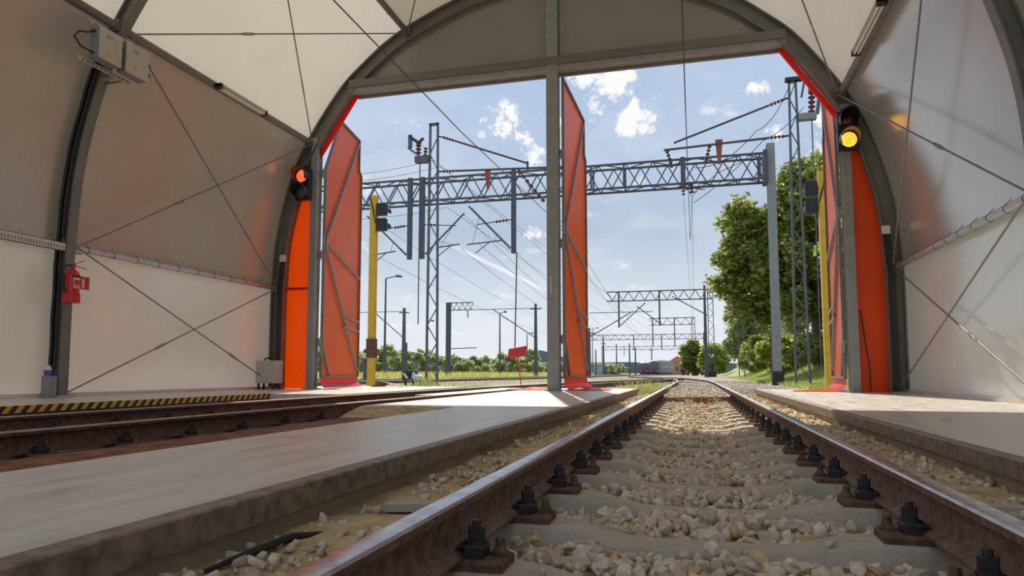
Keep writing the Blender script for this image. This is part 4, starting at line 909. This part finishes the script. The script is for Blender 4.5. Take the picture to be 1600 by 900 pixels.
t = thing('bracket_mast', (-29.1, 80, -0.6), 'dark mast with a short lattice bracket at the top', 'mast')
MB().box(-29.4, -28.85, 79.8, 80.2, -0.6, 9.0).build('pole', 'far_steel', t)
for z in (8.05, 8.95): MB().beam((-29.0, 80, z), (-26.0, 80, z), 0.12, 0.10).build('chord', 'far_steel', t)
for k in range(8): MB().beam((-28.8 + k * 0.36, 80, 8.05 if k % 2 else 8.95), (-28.44 + k * 0.36, 80, 8.95 if k % 2 else 8.05), 0.06, 0.06, (0, 1, 0)).build('brace', 'far_steel', t)
MB().beam((-26.7, 80, 8.05), (-26.6, 80, 7.1), 0.1, 0.1, (0, 1, 0)).build('hanger', 'far_steel', t); MB().tube([(-29.0, 80, 3.3), (-25.5, 80, 3.4)], 0.06, 6).build('arm', 'far_steel', t)
t = lattice_mast('lattice_mast', 5.2, 82, -0.3, 14, 0.62, 0.5, 0.14, 'slim lattice mast in front of the right trees, far side', 'far_steel', 1.4)
# red board on a post
t = thing('stop_board', (-8.85, 35, -0.3), 'red rectangular board on a thin red post', 'board')
MB().tube([(-8.72, 35.03, -0.3), (-8.95, 35.03, 1.5)], 0.028, 6).build('post', 'red_paint', t)
m = MB(); m.loft([[(x, yy, z) for x, z in ((-9.45, 1.12), (-8.48, 1.26), (-8.40, 1.78), (-9.38, 1.62))] for yy in (35.0, 34.97)]); m.build('board', 'red_paint', t)
MB().tube([(-9.05, 35, 1.7), (-9.2, 36, 6.9)], 0.035, 6).build('stay_rod', 'far_steel', None, label='thin vertical rod rising above the red board', cat='rod')
# point indicator lantern, grey bollard, counterweight
t = thing('point_lantern', (-14.6, 34.5, -0.3), 'black and white point indicator lantern beside the yard track', 'point indicator')
MB().box(-15.1, -14.35, 34.3, 34.7, 0.0, 0.48).build('body', 'black_plastic', t)
MB().prism([(-15.08, 34.29, 0.35), (-14.95, 34.29, 0.40), (-14.72, 34.29, 0.10), (-14.85, 34.29, 0.05)], (0, 0.008, 0)).build('arrow', 'white_paint', t)
MB().prism([(-14.55, 34.29, 0.10), (-14.36, 34.29, 0.10), (-14.36, 34.29, 0.42), (-14.48, 34.29, 0.42)], (0, 0.008, 0)).build('arrow', 'white_paint', t)
MB().lathe((-14.2, 34.3, -0.05), (0, 0, 1), [(0, 0.1), (0.1, 0.26), (0.25, 0.28), (0.36, 0.15)], 12).build('counterweight', 'white_paint', t, True)
for x in (-14.95, -14.5): MB().box(x - 0.05, x + 0.05, 34.4, 34.5, -0.3, 0.0).build('leg', 'dark_steel', t)
t = thing('bollard', (-21.0, 42, -0.4), 'grey capped bollard behind the left yellow pole', 'bollard')
MB().lathe((-21.0, 42, -0.4), (0, 0, 1), [(0, 0.26), (1.2, 0.24), (1.5, 0.30), (1.55, 0.38), (1.75, 0.38), (1.8, 0.2)], 14).build('body', 'far_steel', t, True)
# wires
def wire(pts, label, r=0.012, grp='overhead wires', sag=0.0):
    P = []
    for a, b in zip(pts[:-1], pts[1:]):
        a, b = Vector(a), Vector(b)
        for k in range(8): u = k / 8; P.append(a.lerp(b, u) + Vector((0, 0, -sag * 4 * u * (1 - u))))
    P.append(Vector(pts[-1])); MB().tube(P, r, 5).build('overhead_wire', 'arm_steel', None, True, label=label, cat='wire', group=grp)
wire([(-0.06, -8, 6.1), (-0.06, 14.6, 6.1), (-0.05, 34.9, 6.9), (0.1, 39.4, 10.3)], 'contact wire of the right-hand track entering the hall')
wire([(-0.37, yh, 10.2), (0.0, 110, 6.1), (-6, 175, 6.0)], 'left of two wires falling from the large gantry towards the bend', sag=0.3)
wire([(0.1, yh, 10.2), (0.05, 110, 6.0), (-6, 175, 5.8)], 'right of two wires falling from the large gantry towards the bend', sag=0.3)
wire([(-5.02, -8, 5.85), (-5.02, 14.6, 5.85), (-5.0, 34, 6.4), (-8, 38, 9.2)], 'contact wire of the left-hand track entering the hall')
wl = ['first', 'second', 'third', 'fourth', 'fifth', 'sixth', 'seventh', 'eighth', 'ninth', 'tenth']
for k, (x, z, x2) in enumerate(((-19.9, 10.3, -30), (-19.6, 7.9, -29), (-13.4, 10.0, -22), (-13.6, 7.9, -21), (-12.9, 10.4, -19.5), (-12.4, 8.1, -19), (-7.4, 9.3, -12), (-7.2, 8.0, -11.5))):
    wire([(x, yh, z), ((x + x2) / 2, 110, z - 0.7), (x2, 205, z - 1.0)], '%s yard wire counted from the left, running to the far gantries' % wl[k], 0.014, sag=0.5)
for k, (z, ya, za) in enumerate(((13.1, 120, 9.0), (12.7, 120, 7.6), (10.4, 120, 6.0))):
    wire([(-26, 38, z), (-13.7 + 0.4 * k, 35, z - 1.0), (-7, 120, za)], '%s slack wire fixed to the left lattice mast' % ('upper', 'middle', 'lower')[k], 0.013, sag=0.5)
wire([(4.9, 35, 14.6), (3.2, 34.9, 12.2), (0.2, 35, 10.6)], 'dark jumper cable curving down from the right lattice mast', 0.02, sag=0.5)
wire([(5.4, 35, 13.2), (3.5, 35, 11.7), (0.2, 39.4, 9.9)], 'second jumper cable below the right cantilever arm', 0.02, sag=0.2)
# ------------------------------------------------------------------ trains, buildings
def train(x, y, dx, L, label, red, h=3.75):
    t = thing('train', (x, y, -0.3), label, 'train'); w = 1.5; d = Vector((dx, 1, 0)).normalized(); s = Vector((d.y, -d.x, 0))
    def sec(u, k=1.0, ztop=h, z0=0.75): b = Vector((x, y, -0.3)) + d * u; return [b + s * (-w * k) + Vector((0, 0, z0)), b + s * (-w * k) + Vector((0, 0, ztop * 0.78)), b + s * (-w * 0.72 * k) + Vector((0, 0, ztop * 0.95)), b + Vector((0, 0, ztop)), b + s * (w * 0.72 * k) + Vector((0, 0, ztop * 0.95)), b + s * (w * k) + Vector((0, 0, ztop * 0.78)), b + s * (w * k) + Vector((0, 0, z0))]
    MB().loft([sec(0, 0.86, h * 0.93), sec(0.9), sec(L)]).build('car_body', 'train_red' if red else 'train_cream', t, False)
    b = Vector((x, y, -0.3)) - d * 0.03
    def face(z0, z1, k0, k1, mat, nm, u=0.0): MB().prism([b - d * u + s * (-w * k0) + Vector((0, 0, z0)), b - d * u + s * (w * k0) + Vector((0, 0, z0)), b - d * u + s * (w * k1) + Vector((0, 0, z1)), b - d * u + s * (-w * k1) + Vector((0, 0, z1))], -d * 0.06).build(nm, mat, t)
    face(1.75, 3.25, 0.80, 0.62, 'train_glass', 'windscreen'); face(1.45, 1.72, 0.86, 0.84, 'train_red', 'front_stripe'); face(0.55, 1.42, 0.86, 0.86, 'train_blue', 'front_apron')
    for sg in (-1, 1): MB().lathe(b + s * (sg * w * 0.6) + Vector((0, 0, 1.2)) - d * 0.05, -d, [(0, 0.16), (0.06, 0.14)], 10).build('headlight', 'white_paint', t)
    MB().beam(b + d * 0.5 + Vector((0, 0, 0.55)), b + d * L + Vector((0, 0, 0.55)), 2.4, 0.6).build('underframe', 'dark_steel', t)
    for k in range(9):
        u = 2.5 + k * 2.1
        if u + 1.4 > L: break
        c = b + d * u + s * (w + 0.01) + Vector((0, 0, 1.9)); MB().prism([c, c + d * 1.4, c + d * 1.4 + Vector((0, 0, 0.9)), c + Vector((0, 0, 0.9))], s * 0.03).build('side_window', 'train_glass', t)
    return t
train(-10.2, 184, 0.22, 15, 'dark-fronted train standing on the far track, right of the pair', False, 4.1); train(-12.9, 186, 0.12, 18, 'red train standing on the far track, left of the pair', True, 3.5)
t = thing('flat_wagon', (-0.5, 190, -0.3), 'dark low wagon standing by the trees on the right', 'wagon')
MB().box(-3.6, 2.6, 189, 191, 0.6, 1.3).build('deck', 'dark_steel', t); MB().box(-2.4, 2.2, 189.2, 190.8, 1.3, 1.9).build('load', 'train_grey', t)
for x in (-2.8, -1.6, 0.8, 2.0): MB().tube([(x, 188.9, 0.2), (x, 191.1, 0.2)], 0.5, 12).build('wheelset', 'dark_steel', t)
t = thing('house', (-4.6, 215, -0.5), 'small orange house beside the trees, right of the trains', 'house')
MB().box(-7.2, -2.4, 212, 220, -0.5, 3.6).build('wall', 'house_wall', t); MB().prism([(-7.6, 211.6, 3.6), (-2.0, 211.6, 3.6), (-4.8, 211.6, 5.4)], (0, 9, 0)).build('roof', 'house_roof', t)
for x in (-6.3, -4.9, -3.5): MB().box(x - 0.35, x + 0.35, 211.92, 212.02, 0.9, 2.2).build('window', 'train_glass', t)
t = thing('warehouse', (-42, 260, -0.5), 'long low pale warehouse on the horizon', 'warehouse')
MB().box(-62, -30, 255, 275, -0.5, 3.4).build('wall', 'warehouse_wall', t); MB().prism([(-63, 254, 3.4), (-29, 254, 3.4), (-29, 254, 3.9), (-63, 254, 4.3)], (0, 22, 0)).build('roof', 'warehouse_roof', t)
# ------------------------------------------------------------------ vegetation
def leaves(C, size, n_up=0.4, rnd=None):
    n = len(C); a = rng.normal(size=(n, 3)); a[:, 2] *= n_up; a /= np.linalg.norm(a, axis=1)[:, None]; b = rng.normal(size=(n, 3)); b -= a * (a * b).sum(1)[:, None]; b /= np.linalg.norm(b, axis=1)[:, None]
    s = size * rng.uniform(0.6, 1.3, n)[:, None]; c = np.cross(a, b) * 0.25
    V = np.stack([C - a * s, C + b * s * 0.5 + c * s * 0.4, C + a * s, C - b * s * 0.5 + c * s * 0.4], 1).reshape(-1, 3); F = np.arange(4 * n).reshape(n, 4); return V, F
def crown(cx, cy, cz, rx, ry, rz, nblob, nleaf, seed):
    r = np.random.default_rng(seed); cs = r.normal(size=(nblob, 3)); cs /= np.linalg.norm(cs, axis=1)[:, None]; cs *= r.uniform(0.35, 0.88, nblob)[:, None] ** 0.7
    cs = cs * np.array([rx, ry, rz]) + np.array([cx, cy, cz]); br = r.uniform(0.16, 0.34, nblob) * min(rx, rz)
    k = r.integers(0, nblob, nleaf); d = r.normal(size=(nleaf, 3)) * np.array([1.25, 1.25, 0.75]); d /= np.linalg.norm(d, axis=1)[:, None] ** 0.8; rad = r.uniform(0.2, 1.0, nleaf) ** 0.6 * r.uniform(0.85, 1.35, nleaf)
    return cs[k] + d * (br[k] * rad)[:, None], cs
def tree(name, x, y, z0, h, rx, label, mat, nleaf, lsize, seed, low=0.25, nblob=40, cat='tree', group=None, trunk=True, lean=0.0):
    t = thing(name, (x, y, z0), label, cat, group); rz = h * (1 - low) / 2; cz = z0 + h - rz
    P, cs = crown(x + lean, y, cz, rx, rx * 0.9, rz, nblob, nleaf, seed); V, F = leaves(P, lsize); V[:, 2] = np.maximum(V[:, 2], z0 + 0.02); me = fastmesh('foliage', V - np.array([x, y, z0]), F, mat); link('foliage', me, (x, y, z0), t, None, None, None, 'stuff')
    if trunk:
        m = MB(); m.tube([(x, y, z0 - 0.3), (x + 0.1, y, z0 + h * 0.35), (x + lean * 0.5, y, z0 + h * 0.8)], [h * 0.022, h * 0.016, h * 0.006], 8); m.build('trunk', 'bark', t, True)
        m = MB()
        for c in cs[:10]: m.tube([(x + 0.05, y, z0 + h * 0.3 + (c[2] - cz) * 0.2), ((x + c[0]) / 2, (y + c[1]) / 2, (z0 + h * 0.3 + c[2]) / 2 + 0.3), tuple(c)], [h * 0.008, h * 0.005, h * 0.002], 6)
        m.build('branches', 'bark', t, True)
    return t
g1 = 'trees on the embankment'
tree('broadleaf_tree', 5.9, 56, 0.0, 14.2, 3.6, 'dark broadleaf tree reaching left beyond the gantry column', 'leaf_dark', 26000, 0.26, 1, 0.28, 60, group=g1, lean=-0.6)
tree('broadleaf_tree', 8.6, 54, 0.6, 16.6, 3.4, 'tall broadleaf tree directly behind the gantry column', 'leaf_dark', 28000, 0.25, 2, 0.12, 60, group=g1)
tree('broadleaf_tree', 12.0, 58, 2.0, 17.0, 4.0, 'broadleaf tree behind the right lattice mast', 'leaf_mid', 26000, 0.26, 3, 0.08, 60, group=g1)
tree('broadleaf_tree', 9.3, 43, 1.6, 13.0, 2.1, 'pale leafy tree beside the right door leaf', 'leaf_mid', 22000, 0.21, 4, 0.06, 50, group=g1)
tree('broadleaf_tree', 8.6, 108, 1.5, 9.4, 4.6, 'pale green rounded tree left of the big trees', 'leaf_pale', 16000, 0.36, 5, 0.05, 40, group=g1)
tree('broadleaf_tree', -0.2, 172, -0.4, 9.0, 3.4, 'distant dark tree behind the lattice-tower gantry', 'leaf_dark', 9000, 0.45, 6, 0.02, 30, group=g1)
tree('broadleaf_tree', 3.8, 160, 0.0, 7.4, 3.4, 'distant tree between the gantry tower and the pale tree', 'leaf_mid', 8000, 0.42, 16, 0.02, 30, group=g1)
bl = [(7.4, 62, 3.4, 2.6), (8.4, 50, 2.6, 2.2), (9.6, 44, 2.8, 2.2), (11.2, 38, 3.0, 2.0), (8.0, 75, 4.6, 3.0), (10.5, 70, 5.5, 3.4), (7.4, 92, 4.4, 3.0), (13, 48, 5.0, 2.8), (9.4, 36, 1.7, 1.5), (12.5, 33, 3.2, 2.0), (15.0, 62, 9.0, 4.0), (16, 46, 8.0, 3.4)]
bn_ = ['below the big dark tree', 'at the foot of the gantry column', 'between gantry column and lattice mast', 'right of the lattice mast foot', 'under the pale tree', 'behind the bushes at the slope', 'at the bend of the track', 'high on the slope', 'low on the grass slope', 'next to the right yellow pole', 'far up the embankment', 'right behind the right door leaf']
for k, (x, y, h, r) in enumerate(bl): tree('bush', x, y, emb(x, y) - 0.1, h, r, 'green bush %s' % bn_[k], ('leaf_mid', 'leaf_dark', 'leaf_pale')[k % 3], 6500, 0.19, 20 + k, 0.0, 26, 'bush', 'bushes on the embankment', trunk=False)
fl = [(-84, 150, 7.4, 7), (-76, 152, 6.6, 6), (-69, 148, 7.2, 6.5), (-62, 150, 6.2, 6), (-55, 152, 5.0, 5), (-48, 150, 4.6, 5), (-42, 155, 5.4, 5), (-36, 152, 4.4, 4.5), (-31, 160, 4.2, 4.5), (-92, 150, 7, 7), (-38, 230, 5, 6), (-27, 250, 4.5, 6), (-58, 190, 5.5, 7), (-46, 200, 8.2, 2.6)]
for k, (x, y, h, r) in enumerate(fl): tree('shrub_tree', x, y, -0.6, h, r, '%s tree from the left in the row beyond the yard' % (ORD[k] if k else 'first'), 'leaf_far', 6500, 0.42, 60 + k, 0.0, 30, 'tree', 'tree row beyond the yard', trunk=(k == 13))
# weeds along the yard and grass on the slope
def blades(name, P, h, w, mat, label):
    n = len(P); ang = rng.uniform(0, 6.28, n); d = np.stack([np.cos(ang), np.sin(ang), np.zeros(n)], 1); hh = h * rng.uniform(0.5, 1.3, n); lean = rng.normal(0, 0.35, (n, 2))
    tip = P + np.stack([lean[:, 0] * hh, lean[:, 1] * hh, hh], 1); V = np.stack([P - d * w, P + d * w, tip], 1).reshape(-1, 3); me = fastmesh(name, V, np.arange(3 * n).reshape(n, 3), mat)
    return link(name, me, (0, 0, 0), None, label, 'grass', None, 'stuff')
n = 60000; X = rng.uniform(-95, -19, n); Y = rng.uniform(46, 135, n); keep = (Y > 40 + (-X - 19) * 0.6) & (np.sin(X * 0.5) + np.sin(Y * 0.23 + X * 0.2) + rng.normal(0, 0.8, n) > -0.6); P = np.stack([X, Y, np.full(n, -0.6)], 1)[keep]
blades('weeds', P, 0.95, 0.10, 'weed', 'yellow-green weeds growing along the left side of the yard')
n = 90000; X = rng.uniform(4.3, 16, n); Y = rng.uniform(19, 95, n); P = np.array([(x, y, emb(x, y) - 0.02) for x, y in zip(X, Y)])
blades('slope_grass', P, 0.28, 0.03, 'grass_blade', 'bright grass covering the slope right of the track')
n = 26000; X = rng.uniform(-30, -1.4, n); Y = 17.5 + 75 * rng.random(n) ** 1.3; keep = np.array([n2(x, y, 0.22, 3) > 0.12 for x, y in zip(X, Y)]) & (np.abs(X - np.array([right_path(y) for y in Y])) > 1.3); P = np.stack([X, Y, np.full(n, -0.30)], 1)[keep]
blades('track_grass', P, 0.17, 0.022, 'grass_blade', 'short grass patches growing between the tracks')
for k, (x, y) in enumerate(((-1.05, 18.2), (-1.5, 19.0), (-13.3, 33.2))):
    q = np.array([x, y, -0.3]) + rng.normal(0, 1, (260, 3)) * np.array([0.22, 0.3, 0.0]); blades('grass_tuft', q, 0.42, 0.012, 'grass_blade', ('grass tuft growing at the end of the long platform', 'second grass tuft just beyond the end of the long platform', 'green weed tuft at the foot of the left lattice mast')[k])
# far hills
m = MB(); xs = np.linspace(-900, 500, 60); m.loft([[(x, 1300, -5), (x, 1300, max(2, 20 + 26 * math.exp(-((x + 620) / 160) ** 2) + 22 * math.exp(-((x + 300) / 70) ** 2) + 6 * n2(x, 0, 0.012) - 0.012 * max(0, x + 250)))] for x in xs], 0, False, False)
m.loft([[(x, 1300, max(2, 20 + 26 * math.exp(-((x + 620) / 160) ** 2) + 22 * math.exp(-((x + 300) / 70) ** 2) + 6 * n2(x, 0, 0.012) - 0.012 * max(0, x + 250))), (x, 1450, -5)] for x in xs], 0, False, False)
m.build('hills', 'far_hill', None, True, kind='structure', label='low hazy hills on the horizon')
